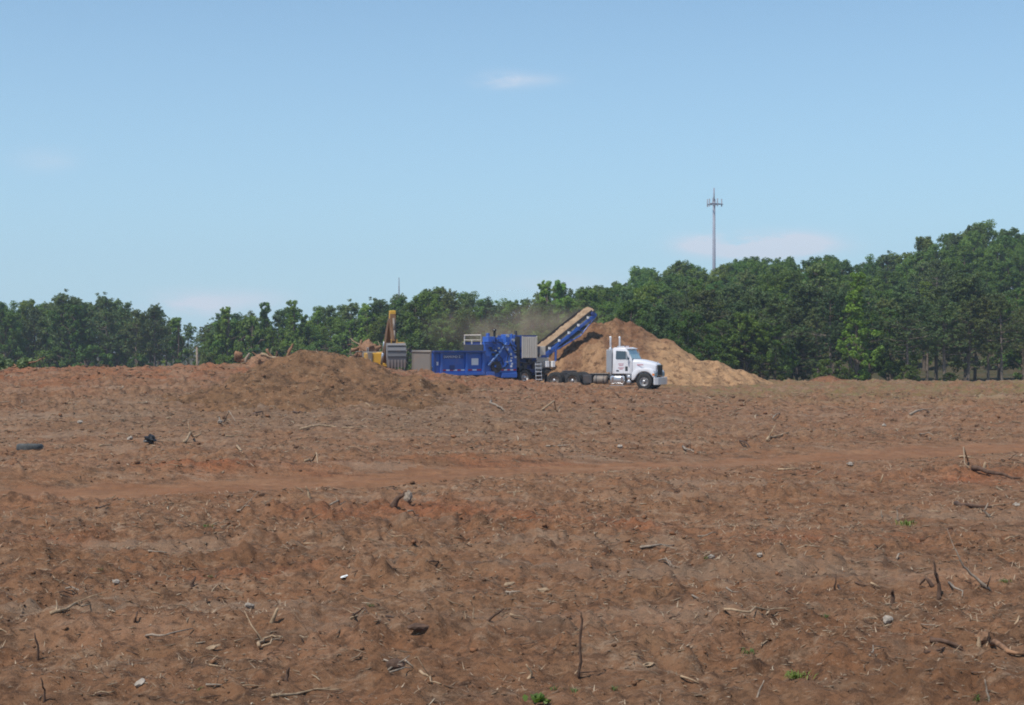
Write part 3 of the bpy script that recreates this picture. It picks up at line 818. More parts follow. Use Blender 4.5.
# ------------------------------------------------------------------ the grinder
def grinder():
    root = empty('wood_grinder', (-6.34, 107.2, 0), R(32))
    root.location.z = h1(0, 111) - 0.02
    tag(root, 'blue horizontal wood grinder with a raised discharge conveyor', 'grinder')
    Wd = 1.4
    # infeed hopper walls with frame posts
    mb = MB()
    for s in (-1, 1):
        y0 = s * Wd
        mb.box(0.0, 4.15, y0 - 0.03, y0 + 0.03, 0.92, 2.40)
    mb.box(0, 4.15, -1.36, 1.36, 0.90, 1.0)
    ho = mb.build('hopper', M['blue'], root)
    for s in (-1, 1):
        mb = MB()
        mb.box(-0.06, 4.2, s * 1.55 - 0.15, s * 1.55 + 0.15, 2.40, 2.53)
        mb.build('top_rail', M['blue_dark'], ho, bevel=0.01)
        mb = MB()
        mb.box(-0.02, 4.2, s * 1.52 - 0.09, s * 1.52 + 0.09, 0.78, 0.97)
        mb.build('lower_rail', M['blue'], ho, bevel=0.01)
        for x in (0.0, 0.55, 2.62, 4.0):
            mb = MB(); mb.box(x, x + 0.17, s * 1.50 - 0.065, s * 1.50 + 0.065, 0.975, 2.395); mb.build('post', M['blue'] if x else M['blue_dark'], ho)
        k = 0
        for x0, x1 in ((0.75, 2.58), (2.84, 3.95)):
            n = max(2, int((x1 - x0) / 0.3)); dx = (x1 - x0) / n
            for i in range(n):
                mb = MB(); mb.box(x0 + i * dx, x0 + (i + 1) * dx - 0.004, s * 1.437, s * 1.445 , 1.10, 1.20)
                mb.build('reflective_tape', M['red'] if i % 2 == 0 else M['white_mark'], ho)
        mb = MB(); mb.box(0.72, 2.5, s * 1.434, s * 1.440, 1.96, 2.22); mb.build('name_plate', M['blue_dark'], ho)
        mb = MB(); mb.box(3.15, 3.72, s * 1.436, s * 1.442, 1.50, 1.98); mb.build('decal', M['white_mark'], ho)
        mb = MB(); mb.box(0.28, 0.42, s * 1.436, s * 1.443, 1.5, 1.75); mb.build('decal', M['white_mark'], ho)
        mb = MB(); mb.box(1.35, 1.75, s * 1.436, s * 1.47, 1.16, 1.5); mb.build('hatch', M['blue_dark'], ho)
        Rx = Matrix.Translation((0.86, s * 1.442, 2.02)) @ Matrix.Rotation(R(90), 4, 'X')
        if s > 0: Rx = Matrix.Translation((2.4, s * 1.442, 2.02)) @ Matrix.Rotation(R(180), 4, 'Z') @ Matrix.Rotation(R(90), 4, 'X')
        text_mesh('lettering', 'DIAMOND Z', 0.24, M['white_mark'], ho, Rx)
    # worn steel tail end
    mb = MB()
    mb.box(-0.16, -0.07, -1.38, 1.38, 0.95, 2.46)
    te = mb.build('tail_panel', M['grey_steel'], root, bevel=0.03)
    mb = MB(); mb.tube([(-0.12, -1.36, 2.46), (-0.12, 1.36, 2.46)], 0.11, 12); mb.build('tail_roller', M['grey_steel'], te, True)
    for y in (-1.3, 1.3):
        mb = MB(); mb.box(-0.20, -0.162, y - 0.06, y + 0.06, 0.97, 2.35); mb.build('tail_rib', M['grey_steel'], te)
    mb = MB(); mb.box(-0.2, 4.1, -1.3, 1.3, 0.62, 0.77); mb.build('chassis_skid', M['dark_steel'], root)
    mb = MB(); mb.box(0.1, 4.1, -1.33, 1.33, 1.25, 1.36); mb.build('feed_floor', M['grey_steel'], root)
    # rotor / mill housing
    mb = MB()
    prof = [(4.22, 0.62), (7.0, 0.62), (7.0, 2.95), (4.22, 2.95)]
    mb.prism(prof, -1.38, 1.38)
    ml = mb.build('mill_housing', M['blue'], root, bevel=0.03)
    for s in (-1, 1):
        mb = MB(); mb.prism([(4.26, 2.1), (5.75, 2.1), (5.75, 3.02), (4.26, 3.02)], s * 1.385, s * 1.43); mb.build('upper_panel', M['blue'], ml, bevel=0.01)
        mb = MB(); mb.box(4.20, 5.80, s * 1.47 - 0.07, s * 1.47 + 0.07, 3.05, 3.16); mb.build('panel_rail', M['blue_dark'], ml)
        mb = MB(); mb.tube([(4.5, s * 1.56, 1.45), (5.55, s * 1.56, 2.55)], 0.085, 10); mb.tube([(5.55, s * 1.56, 2.55), (6.05, s * 1.56, 3.1)], 0.05, 8); mb.build('lift_cylinder', M['pale_blue'], ml, True)
        mb = MB(); mb.lathe([(0.42, 0), (0.42, s * 0.16), (0.12, s * 0.18), (0.12, s * 0.26), (0.001, s * 0.26)], (5.2, s * 1.39, 1.35), 'y', 20); mb.build('pulley_guard', M['dark_steel'], ml)
        mb = MB(); mb.prism([(5.5, 0.95), (6.95, 0.95), (6.95, 2.15), (6.3, 2.35), (5.5, 1.7)], s * 1.386, s * 1.50); mb.build('side_door', M['blue'], ml, bevel=0.02)
        mb = MB()
        for z, x in ((1.95, 6.42), (1.72, 6.36), (1.5, 6.46), (1.32, 6.40)): mb.box(x, x + 0.16, s * 1.502, s * 1.51, z, z + 0.14)
        mb.build('decal', M['white_mark'], ml)
        for i in range(5):
            mb = MB(); mb.box(5.6 + i * 0.26, 5.6 + (i + 1) * 0.26 - 0.004, s * 1.501, s * 1.508, 1.08, 1.18); mb.build('reflective_tape', M['red'] if i % 2 == 0 else M['white_mark'], ml)
        mb = MB(); mb.box(4.3, 5.0, s * 1.5 - 0.1, s * 1.5 + 0.1, 0.5, 1.0); mb.build('tool_box', M['blue'], ml, bevel=0.02)
        mb = MB(); mb.box(5.6, 6.95, s * 1.45 - 0.14, s * 1.45 + 0.14, 0.55, 0.93); mb.build('side_tank', M['blue'], ml, bevel=0.04)
    mb = MB()
    for pts in ([(5.0, -1.58, 2.6), (5.6, -1.62, 1.9), (5.9, -1.55, 1.2)], [(5.7, -1.55, 3.0), (6.1, -1.7, 2.3), (6.0, -1.6, 1.4), (5.4, -1.6, 1.1)],
                [(6.3, -1.55, 3.3), (6.5, -1.62, 2.7), (6.9, -1.58, 2.2)], [(5.2, -1.5, 3.3), (5.9, -1.6, 2.9), (6.6, -1.62, 2.9), (7.1, -1.5, 2.5)], [(4.6, -1.56, 1.8), (5.0, -1.68, 1.55), (5.5, -1.6, 1.8)]):
        mb.tube(pts, 0.035, 6)
    mb.build('hose', M['black'], ml, True)
    mb = MB()
    mb.box(4.75, 5.35, -1.1, -0.3, 2.96, 3.55); mb.box(5.55, 5.95, -1.2, -0.6, 2.96, 3.42); mb.box(6.2, 6.55, -1.2, -0.5, 2.96, 3.72); mb.box(6.0, 6.9, 0.1, 1.1, 2.96, 3.5)
    mb.tube([(4.9, -0.8, 3.5), (4.9, -0.8, 3.8)], 0.14, 10); mb.tube([(6.65, -1.25, 2.6), (6.65, -1.25, 3.75)], 0.10, 10); mb.tube([(6.85, -1.3, 2.9), (6.85, -1.3, 3.7)], 0.06, 8)
    mb.build('hydraulic_manifold', M['blue'], ml, bevel=0.02)
    mb = MB(); mb.tube([(5.35, -1.0, 2.96), (5.35, -1.0, 3.98)], 0.09, 10); mb.lathe([(0.13, 0), (0.16, 0.06), (0.10, 0.16), (0.001, 0.18)], (5.35, -1.0, 3.95), 'z', 12)
    mb.build('rain_cap', M['black'], ml)
    mb = MB()
    for x, z in ((6.15, 3.6), (6.62, 3.3), (6.15, 2.62), (6.75, 2.45)): mb.lathe([(0.12, -0.2), (0.12, 0.0), (0.06, 0.05), (0.001, 0.05)], (x, -1.42, z), 'y', 12) if False else mb.tube([(x, -1.40, z), (x, -1.62, z)], 0.10, 10)
    mb.build('valve', M['silver'], ml)
    rg = np.random.default_rng(88)
    for k in range(26):
        x = 4.5 + 2.4 * rg.random(); z = 1.2 + 2.2 * rg.random(); a = 0.06 + 0.12 * rg.random(); b_ = 0.06 + 0.16 * rg.random()
        mb = MB(); mb.box(x, x + a, -1.66, -1.50, z, z + b_); mb.build('fitting', [M['blue_dark'], M['dark_steel'], M['blue'], M['silver'], M['black']][k % 5], ml)
    # feed mouth seen over the hopper: dark steel with a pale pipe frame above
    mb = MB(); mb.box(4.13, 4.212, -1.35, 1.35, 1.4, 2.98); fm = mb.build('feed_mouth', M['dark_steel'], ml)
    mb = MB(); mb.tube([(4.2, 1.36, 2.96), (4.2, 1.36, 3.66), (4.2, -1.0, 3.66), (4.2, -1.0, 2.96)], 0.045, 6); mb.tube([(4.2, 0.3, 3.0), (4.2, 0.3, 3.3)], 0.04, 6); mb.tube([(4.2, 1.36, 3.3), (4.2, -1.0, 3.3)], 0.03, 6)
    mb.build('pipe_frame', M['cream'], fm)
    # engine house and radiator
    mb = MB(); mb.box(7.02, 9.0, -1.0, 1.35, 0.9, 3.65); en = mb.build('engine_house', M['blue_dark'], root, bevel=0.03)
    mb = MB(); mb.box(7.05, 7.33, -1.32, -1.005, 1.3, 3.55); mb.build('louvre_panel', M['dark_steel'], en)
    mb = MB(); mb.box(7.35, 8.65, -1.55, -1.003, 1.98, 3.66); rd = mb.build('radiator', M['blue_dark'], en)
    for i in range(6):
        x = 7.42 + i * 0.2
        mb = MB(); mb.box(x, x + 0.165, -1.60, -1.552, 2.0, 3.55); mb.build('screen_panel', M['cream'], rd)
    for x in (7.36, 8.62):
        mb = MB(); mb.box(x, x + 0.04, -1.62, -1.552, 1.97, 3.60); mb.build('screen_frame', M['cream'], rd)
    mb = MB()
    for x, z in ((7.3, 1.0), (7.7, 1.25), (8.1, 1.5), (8.5, 1.2)): mb.box(x, x + 0.3, -1.25, -1.0, z, z + 0.4)
    mb.tube([(7.2, -1.2, 1.7), (8.0, -1.35, 1.55), (8.8, -1.25, 1.8)], 0.05, 6)
    mb.build('engine_accessory', M['dark_steel'], en)
    mb = MB(); mb.tube([(8.0, 0.3, 3.6), (8.0, 0.3, 4.0)], 0.1, 10); mb.build('exhaust_pipe', M['dark_steel'], en)
    # running gear
    mb = MB()
    for s in (-1, 1): mb.box(4.2, 11.3, s * 0.5 - 0.08, s * 0.5 + 0.08, 0.70, 0.90)
    mb.build('chassis_beam', M['blue_dark'], root)
    for x in (7.72, 9.75):
        mb = MB(); mb.tube([(x, -1.0, 0.56), (x, 1.0, 0.56)], 0.09, 10); mb.build('axle', M['dark_steel'], root)
        for s in (-1, 1):
            wheel(root, (x, s * 1.24, 0.56), 0.56, 0.34, M['silver'], s)
            mb = MB(); arc = [(x + 0.68 * math.cos(a), 0.56 + 0.68 * math.sin(a)) for a in np.linspace(R(15), R(165), 12)]
            arc2 = [(x + 0.63 * math.cos(a), 0.56 + 0.63 * math.sin(a)) for a in np.linspace(R(165), R(15), 12)]
            mb.prism(arc + arc2, s * 0.98, s * 1.40); mb.build('mudguard', M['black'], root)
    # access ladder beside the wheel
    mb = MB()
    for x in (8.55, 9.05): mb.tube([(x, -1.62, 0.30), (x, -1.50, 1.65)], 0.03, 6)
    la = mb.build('ladder', M['silver'], root)
    for i in range(5):
        z = 0.38 + i * 0.28; mb = MB(); mb.box(8.55, 9.05, -1.68 + 0.02 * i, -1.54 + 0.02 * i, z, z + 0.05); mb.build('rung', M['white_mark'], la)
    mb = MB(); mb.box(8.6, 9.2, -1.5, -1.0, 1.62, 1.68); mb.build('platform', M['grey_steel'], la)
    mb = MB(); mb.box(9.55, 9.85, -1.45, -1.15, 1.30, 1.75); mb.build('control_box', M['white_mark'], root, bevel=0.02)
    mb = MB(); mb.box(10.15, 10.4, -1.4, -1.15, 1.3, 1.75); mb.build('control_box', M['white_mark'], root, bevel=0.02)
    mb = MB(); mb.box(9.02, 10.2, -0.8, 0.8, 0.9, 2.0); mb.box(9.1, 9.6, -1.30, -0.82, 2.2, 2.85); mb.build('transfer_chute', M['cream'], root, bevel=0.02)
    # discharge conveyor
    p0, p1 = Vector((8.9, 0, 1.75)), Vector((14.35, 0, 5.36))
    d = (p1 - p0).normalized(); n = Vector((-d.z, 0, d.x))
    def band(y0, y1, a, b, e0=0, e1=0):
        A = [p0 + d * -e0 + n * a, p0 + d * -e0 + n * b, p1 + d * e1 + n * b, p1 + d * e1 + n * a]
        return [(v.x, y0, v.z) for v in A], [(v.x, y1, v.z) for v in A]
    cv = empty('conveyor'); cv.parent = root
    mb = MB(); mb.loft(*band(-0.62, 0.62, 0.10, 0.13)); mb.build('belt', M['rubber'], cv)
    for s in (-1, 1):
        mb = MB(); mb.loft(*band(s * 0.72 - 0.05, s * 0.72 + 0.05, -0.30, -0.08, 0.2, 0.15)); mb.build('side_beam', M['blue'], cv, bevel=0.01)
        mb = MB(); mb.loft(*band(s * 0.68 - 0.015, s * 0.68 + 0.015, 0.05, 0.30 if s < 0 else 0.42)); mb.build('skirt_board', M['dark_steel'], cv)
        for i in range(6):
            q = p0 + d * (0.6 + i * 1.05)
            mb = MB(); mb.box(q.x - 0.07, q.x + 0.07, s * 0.80 - 0.06, s * 0.80 + 0.06, q.z - 0.05, q.z + 0.13); mb.build('idler_bracket', M['white_mark'], cv)
        mb = MB(); q = p1 - d * 0.1
        mb.tube([(q.x, s * 0.45, q.z), (q.x, s * 0.86, q.z)], 0.16, 12); mb.build('drive_motor', M['blue_dark'], cv)
    mb = MB(); mb.tube([(p1.x, -0.62, p1.z), (p1.x, 0.62, p1.z)], 0.14, 14); mb.build('head_pulley', M['rubber'], cv)
    for s in (-1, 1):
        mb = MB(); a = p0 + d * 1.0 - n * 0.3; b = p0 + d * 4.6 - n * 0.75; c_ = p1 - n * 0.32
        mb.tube([(a.x, s * 0.72, a.z), (b.x, s * 0.72, b.z), (c_.x, s * 0.72, c_.z)], 0.05, 6)
        for k in (0.35, 0.55, 0.75):
            e = p0 + d * (6.2 * k) - n * 0.28; f = p0 + d * (6.2 * k + 0.4) - n * (0.3 + 0.42 * (1 - abs(k - 0.7) * 1.6))
            mb.tube([(e.x, s * 0.72, e.z), (f.x, s * 0.72, f.z)], 0.035, 6)
        mb.build('truss', M['blue'], cv)
        mb = MB(); e = p0 + d * 2.2 - n * 0.3
        mb.tube([(10.9, s * 0.62, 0.9), (e.x, s * 0.72, e.z)], 0.09, 8); mb.tube([(10.0, s * 0.62, 0.9), (e.x - 0.7, s * 0.72, e.z - 0.5)], 0.07, 8)
        mb.build('support_leg', M['blue'], cv)
    mb = MB(); e = p0 + d * 4.0 - n * 0.32; mb.loft(*[[(v[0], v[1], v[2]) for v in side] for side in band(-0.6, 0.6, -0.62, -0.60, -2.5, -0.8)]); mb.build('return_pan', M['grey_steel'], cv)
    # chips riding on the belt
    xs = np.linspace(0.3, (p1 - p0).length + 0.25, 90); ys = np.linspace(-0.6, 0.6, 16)
    S, Yy = np.meshgrid(xs, ys)
    hh = 0.16 + 0.26 * (1 - (Yy / 0.62) ** 2) + 0.10 * fbm(S / 0.4, Yy / 0.3, 3, 201) + 0.05 * fbm(S / 0.12, Yy / 0.12, 2, 203)
    hh = np.where(np.abs(Yy) > 0.59, 0.135, hh)
    P = np.stack([p0.x + d.x * S + n.x * hh, Yy, p0.z + d.z * S + n.z * hh], -1).reshape(-1, 3)
    i = np.arange(15)[:, None]; j = np.arange(89)[None, :]
    Fq = np.stack([i * 90 + j, i * 90 + j + 1, (i + 1) * 90 + j + 1, (i + 1) * 90 + j], -1).reshape(-1, 4)
    me = np_mesh('chip_stream', P, Fq)
    o = link_mesh('chip_stream', me, M['belt_chips'], None, True)
    bpy.context.view_layer.update()
    o.matrix_world = root.matrix_world.copy()
    tag(o, 'layer of tan wood chips riding up the conveyor belt', 'wood chips', None, 'stuff')
grinder()

# ------------------------------------------------------------------ the excavator
def excavator():
    # local +x is the way it faces
    X0, Y0 = at(385, 370, 121).x, 121
    root = empty('excavator', (X0, Y0, h1(X0, Y0)), R(-90 + 13))
    tag(root, 'yellow tracked excavator with its raised arm and grey bucket hanging', 'excavator')
    for s in (-1, 1):
        mb = MB()
        pr = [(-1.9, 0.45), (-1.75, 0.14), (-1.5, 0.02), (1.5, 0.02), (1.75, 0.14), (1.9, 0.45), (1.75, 0.78), (1.5, 0.90), (-1.5, 0.90), (-1.75, 0.78)]
        mb.prism(pr, s * 1.2 - 0.3, s * 1.2 + 0.3)
        tr = mb.build('crawler_track', M['dark_steel'], root, bevel=0.02)
        mb = MB()
        for x in np.arange(-1.5, 1.51, 0.25):
            mb.box(x - 0.03, x + 0.03, s * 1.2 - 0.31, s * 1.2 + 0.31, 0.90, 0.94)
        mb.build('grouser', M['dark_steel'], tr)
    mb = MB(); mb.box(-1.2, 1.2, -0.9, 0.9, 0.5, 0.95); mb.lathe([(0.8, 0), (0.8, 0.25)], (0, 0, 0.95), 'z', 24); mb.build('undercarriage', M['dark_steel'], root)
    mb = MB(); mb.box(-2.4, 1.35, -1.55, 1.45, 1.2, 1.5); mb.box(-1.2, 1.3, -1.55, -0.45, 1.5, 2.3); mb.box(-2.0, -0.2, -0.45, 1.45, 1.5, 2.35)
    ho = mb.build('upper_body', M['yellow'], root, bevel=0.05)
    mb = MB(); mb.prism([(-2.9, 1.25), (-2.05, 1.2), (-2.05, 2.4), (-2.7, 2.35), (-2.9, 2.1)], -1.5, 1.42); mb.build('counterweight', M['grey_steel'], ho, bevel=0.08)
    mb = MB(); mb.box(0.2, 1.32, -1.62, -1.56, 1.3, 2.2); mb.build('side_door', M['yellow_dark'], ho)
    mb = MB(); mb.box(0.9, 1.40, -1.56, -1.2, 1.25, 2.35); mb.build('tool_locker', M['grey_steel'], ho, bevel=0.03)
    mb = MB()
    mb.tube([(0.2, -1.5, 2.3), (0.2, -1.5, 2.7), (1.2, -1.5, 2.7), (1.2, -1.5, 2.3)], 0.03, 6); mb.build('hand_rail', M['silver'], ho)
    # cab on the machine's left
    mb = MB(); mb.prism([(-0.15, 1.5), (1.42, 1.5), (1.5, 2.2), (1.15, 3.15), (-0.15, 3.15)], 0.46, 1.42)
    cab_ = mb.build('cab', M['yellow_dark'], root, bevel=0.04)
    mb = MB(); mb.loft([(1.525, 0.55, 2.1), (1.525, 1.33, 2.1), (1.19, 1.33, 3.02), (1.19, 0.55, 3.02)], [(1.55, 0.55, 2.11), (1.55, 1.33, 2.11), (1.21, 1.33, 3.03), (1.21, 0.55, 3.03)]); mb.build('front_window', M['glass'], cab_)
    mb = MB(); mb.box(0.0, 1.1, 1.425, 1.44, 2.2, 3.0); mb.build('side_window', M['glass'], cab_)
    mb = MB(); mb.box(1.5, 1.56, 1.75, 1.95, 2.35, 2.75); mb.tube([(1.3, 1.42, 2.6), (1.53, 1.75, 2.6)], 0.02, 6); mb.build('mirror', M['black'], cab_)
    # boom: a bent box beam
    def beam(stations, name, mat, parent, bev=0.03):
        mb = MB(); secs = []
        for i, (x, z, hgt, wd) in enumerate(stations):
            a = stations[max(i - 1, 0)]; b = stations[min(i + 1, len(stations) - 1)]
            dd = Vector((b[0] - a[0], 0, b[1] - a[1])).normalized(); nn = Vector((-dd.z, 0, dd.x))
            c = Vector((x, 0, z))
            secs.append([tuple(c + nn * hgt / 2 + Vector((0, -wd / 2 + yo, 0))) for yo in (0,)] + [tuple(c + nn * hgt / 2 + Vector((0, wd / 2, 0))), tuple(c - nn * hgt / 2 + Vector((0, wd / 2, 0))), tuple(c - nn * hgt / 2 + Vector((0, -wd / 2, 0)))])
        vs = [v for s_ in secs for v in s_]; fs = []
        for i in range(len(secs) - 1):
            for k in range(4): fs.append((i * 4 + k, i * 4 + (k + 1) % 4, (i + 1) * 4 + (k + 1) % 4, (i + 1) * 4 + k))
        fs += [(3, 2, 1, 0), tuple(range((len(secs) - 1) * 4, len(secs) * 4))]
        mb.add(vs, fs)
        return mb.build(name, mat, parent, False, bev)
    bo = beam([(0.9, 1.5, 0.55, 0.75), (1.6, 2.5, 0.85, 0.62), (2.2, 3.5, 0.9, 0.56), (3.0, 4.4, 0.7, 0.5), (3.75, 5.05, 0.45, 0.46)], 'boom', M['yellow_shade_dirt'], root)
    for s in (-1, 1):
        mb = MB(); mb.tube([(1.5, s * 0.50, 1.4), (1.95, s * 0.44, 2.3)], 0.10, 10); mb.tube([(1.95, s * 0.44, 2.3), (2.25, s * 0.40, 3.2)], 0.06, 8); mb.build('boom_cylinder', M['silver'], bo, True)
    mb = MB(); mb.tube([(2.3, 0, 4.15), (3.2, 0, 5.1)], 0.10, 10); mb.tube([(3.2, 0, 5.1), (3.95, 0, 5.45)], 0.06, 8); mb.build('stick_cylinder', M['silver'], bo, True)
    st = beam([(4.05, 5.6, 0.45, 0.42), (4.0, 5.05, 0.75, 0.46), (4.25, 4.2, 0.55, 0.42), (4.75, 3.15, 0.36, 0.38)], 'stick', M['yellow_shade_dirt'], root)
    mb = MB(); mb.box(3.78, 4.32, -0.24, 0.24, 4.95, 5.62); mb.build('stick_head', M['yellow'], st, bevel=0.06)
    mb = MB(); mb.tube([(4.35, 0.05, 5.0), (4.72, 0.05, 4.1)], 0.10, 10); mb.tube([(4.72, 0.05, 4.1), (4.98, 0.05, 3.4)], 0.06, 8); mb.build('bucket_cylinder', M['grey_steel'], st, True)
    mb = MB()
    for s in (-1, 1): mb.tube([(4.75, s * 0.22, 3.35), (5.02, s * 0.22, 3.35), (5.02, s * 0.22, 3.0)], 0.05, 6)
    mb.build('bucket_link', M['yellow_dark'], st)
    # bucket: curved shell, open towards the machine
    prof = [(4.62, 3.05), (5.02, 3.08), (5.32, 2.85), (5.42, 2.45), (5.42, 2.0), (5.38, 1.55), (5.32, 1.22)]
    inner = [(5.27, 1.22), (5.31, 1.55), (5.34, 2.02), (5.34, 2.45), (5.26, 2.8), (5.0, 3.02), (4.62, 2.99)]
    yo = 0.14
    mb = MB(); mb.prism(prof + inner, yo - 0.70, yo + 0.70)
    bk = mb.build('bucket', M['bucket'], root)
    mb = MB()
    for s in (-1, 1): mb.prism([(4.62, 3.06), (5.03, 3.09), (5.33, 2.86), (5.43, 2.45), (5.43, 2.0), (5.33, 1.23), (4.75, 2.2)], yo + s * 0.702, yo + s * 0.74)
    mb.build('side_plate', M['bucket'], bk)
    for k in range(3):
        u = k / 2; a = [(5.34, 2.86), (5.44, 2.46), (5.44, 2.02)][k]
        mb = MB(); mb.box(a[0] - 0.03, a[0] + 0.03, yo - 0.70, yo + 0.70, a[1] - 0.05, a[1] + 0.05); mb.build('wear_strip', M['dark_steel'], bk)
    for k in range(6):
        y = yo - 0.62 + k * 0.248
        mb = MB(); A = [(5.48, y - 0.055, 1.80), (5.48, y + 0.055, 1.80), (5.41, y + 0.055, 1.80), (5.41, y - 0.055, 1.80)]; B = [(5.36, y - 0.035, 1.06), (5.36, y + 0.035, 1.06), (5.30, y + 0.035, 1.06), (5.30, y - 0.035, 1.06)]
        mb.loft(A, B); mb.build('tooth', M['silver'], bk)
excavator()

# ------------------------------------------------------------------ phone mast and far pole
def phone_mast():
    b = at(714, 345, 420); zt = at(714, 188, 420).z; za = at(714, 204, 420).z
    g = h1(b.x, b.y)
    root = empty('phone_mast', (b.x, b.y, g - 0.3))
    tag(root, 'tall grey monopole phone mast rising above the woods', 'mast')
    o = lambda z: z - g + 0.3
    mb = MB(); mb.tube([(0, 0, 0), (0, 0, o(za) * 0.5), (0, 0, o(za) + 0.6)], [0.62, 0.5, 0.36], 12); pole = mb.build('pole', M['galv'], root, True)
    mb = MB(); mb.tube([(0, 0, o(za)), (0, 0, o(zt))], [0.26, 0.20], 8); mb.build('top_pole', M['galv'], root, True)
    za2 = o(za)
    mb = MB()
    R3 = 2.6; c = [Vector((R3 * math.cos(a), R3 * math.sin(a), za2)) for a in (R(10), R(130), R(250))]
    for k in range(3):
        mb.tube([c[k], c[(k + 1) % 3]], 0.14, 6); mb.tube([(0, 0, za2), c[k]], 0.16, 6)
    pf = mb.build('antenna_platform', M['galv'], root)
    for k in range(3):
        for u in (0.08, 0.5):
            q = c[k].lerp(c[(k + 1) % 3], u)
            mb = MB(); mb.box(q.x - 0.17, q.x + 0.17, q.y - 0.12, q.y + 0.12, q.z - 0.7, q.z + 1.5); mb.build('antenna_panel', M['antenna'], pf, bevel=0.03)
phone_mast()
b = at(399, 345, 520); zt = at(399, 277, 520).z; g = h1(b.x, b.y)
root = empty('radio_pole', (b.x, b.y, g - 0.2))
tag(root, 'thin bare pole showing above the trees behind the excavator', 'pole')
mb = MB(); mb.tube([(0, 0, 0), (0, 0, zt - g - 3)], [0.3, 0.22], 8); mb.build('shaft', M['galv'], root)
mb = MB(); mb.tube([(0, 0, zt - g - 3.2), (0, 0, zt - g)], [0.18, 0.14], 8); mb.build('tip', M['galv'], root)

# ------------------------------------------------------------------ trees
def leaf_cloud(centres, radii, per, size, rg, flat=1.0, up=0.5):
    rad_ = np.asarray(radii, float)
    cnt = np.clip(per * (rad_ / rad_.mean()) ** 1.6, 6, per * 3).astype(int)
    C = np.repeat(np.asarray(centres, float), cnt, 0); Rr = np.repeat(rad_, cnt)
    n = len(C)
    d = rg.normal(size=(n, 3)); d /= np.linalg.norm(d, axis=1, keepdims=True)
    rad = Rr * rg.random(n) ** 0.45
    P = C + d * rad[:, None] * np.array([1, 1, flat])
    nr_ = d * 0.7 + np.array([0, 0, up]) + rg.normal(size=(n, 3)) * 0.55
    nr_ /= np.linalg.norm(nr_, axis=1, keepdims=True)
    a = np.cross(nr_, rg.normal(size=(n, 3))); a /= np.linalg.norm(a, axis=1, keepdims=True)
    b_ = np.cross(nr_, a)
    s = size * (0.6 + 0.8 * rg.random(n))[:, None]
    asp = (0.55 + 0.3 * rg.random(n))[:, None]
    V = np.stack([P - a * s, P - b_ * s * asp + nr_ * s * 0.15, P + a * s, P + b_ * s * asp + nr_ * s * 0.15], 1).reshape(-1, 3)
    Fq = np.arange(n * 4).reshape(-1, 4)
    return V, Fq
def broadleaf(seed, h=12.0, wd=6.0, low=0.18, point=0.0, leaf=0.105, ncl=240, per=75):
    rg = np.random.default_rng(seed); random.seed(seed)
    # a few big limbs, each carrying a group of small clumps, so the outline is broken and gaps show
    limbs = []; cs = []; rs = []
    nl = 15
    for i in range(nl):
        u = (i + 0.5 * rg.random()) / nl
        z = h * (low + (0.93 - low) * u)
        prof = (math.sin(math.pi * min(1, u * 0.84 + 0.14)) ** 0.75) * (1 - point * u)
        a = i * 2.4 + rg.normal() * 0.5
        r_ = wd / 2 * prof * (0.45 + 0.5 * rg.random())
        limbs.append((Vector((r_ * math.cos(a), r_ * math.sin(a), z)), wd * (0.15 + 0.10 * rg.random()) * (1 - 0.45 * point * u) * (0.8 + 0.3 * (1 - u))))
    limbs.append((Vector((rg.normal() * 0.2, rg.normal() * 0.2, h * 0.93)), wd * 0.13))
    k = ncl // len(limbs)
    for c, R0 in limbs:
        for j in range(k):
            d = rg.normal(size=3); d /= np.linalg.norm(d)
            q = c + Vector((d[0], d[1], d[2] * 1.15)) * R0 * (0.30 + 1.15 * rg.random() ** 1.2)
            if q.z > h - 0.1: q.z = h - 0.1 - 0.08 * h * rg.random(); q.x *= 0.6; q.y *= 0.6
            cs.append(tuple(q)); rs.append(wd * (0.022 + 0.075 * rg.random() ** 2.0))
    # leading shoots that break the outline
    for i in range(12):
        c, R0 = limbs[int(rg.integers(len(limbs) // 3, len(limbs) - 1))]
        for f in (0.7, 1.0, 1.25):
            q = c + Vector((rg.normal() * 0.25, rg.normal() * 0.25, R0 * f * 0.8))
            if q.z > h: continue
            cs.append(tuple(q)); rs.append(wd * (0.050 - 0.022 * f))
    V, Fq = leaf_cloud(cs, rs, per, leaf, rg, 0.9, 0.45)
    me = np_mesh('crown', V, Fq); me.materials.append(M['leaf'])
    mb = MB(); lean = rg.normal(size=2) * 0.25
    tr = [(0, 0, -0.4), (lean[0] * 0.3, lean[1] * 0.3, h * 0.25), (lean[0], lean[1], h * 0.55), (lean[0] * 1.2, lean[1] * 1.2, h * 0.9)]
    mb.tube(tr, [0.2 + h * 0.008, 0.15 + h * 0.006, 0.10, 0.03], 7, 0.15)
    for c, R0 in limbs:
        z0 = min(max(h * 0.12, c.z - h * (0.10 + 0.10 * random.random())), h * 0.8)
        t_ = min(1, z0 / (h * 0.9)); s0 = Vector((lean[0] * t_, lean[1] * t_, z0))
        mb.tube([s0, s0.lerp(c, 0.5) + Vector((0, 0, 0.25)), c], [0.08, 0.05, 0.015], 5)
    for i in range(0, len(cs), 4):
        c = limbs[min(i // k, len(limbs) - 1)][0]; mb.tube([c - Vector((0, 0, 0.3)), Vector(cs[i])], [0.03, 0.01], 4)
    o = mb.build('trunk_tmp', M['bark']); tm = o.data; bpy.data.objects.remove(o)
    return me, tm, h
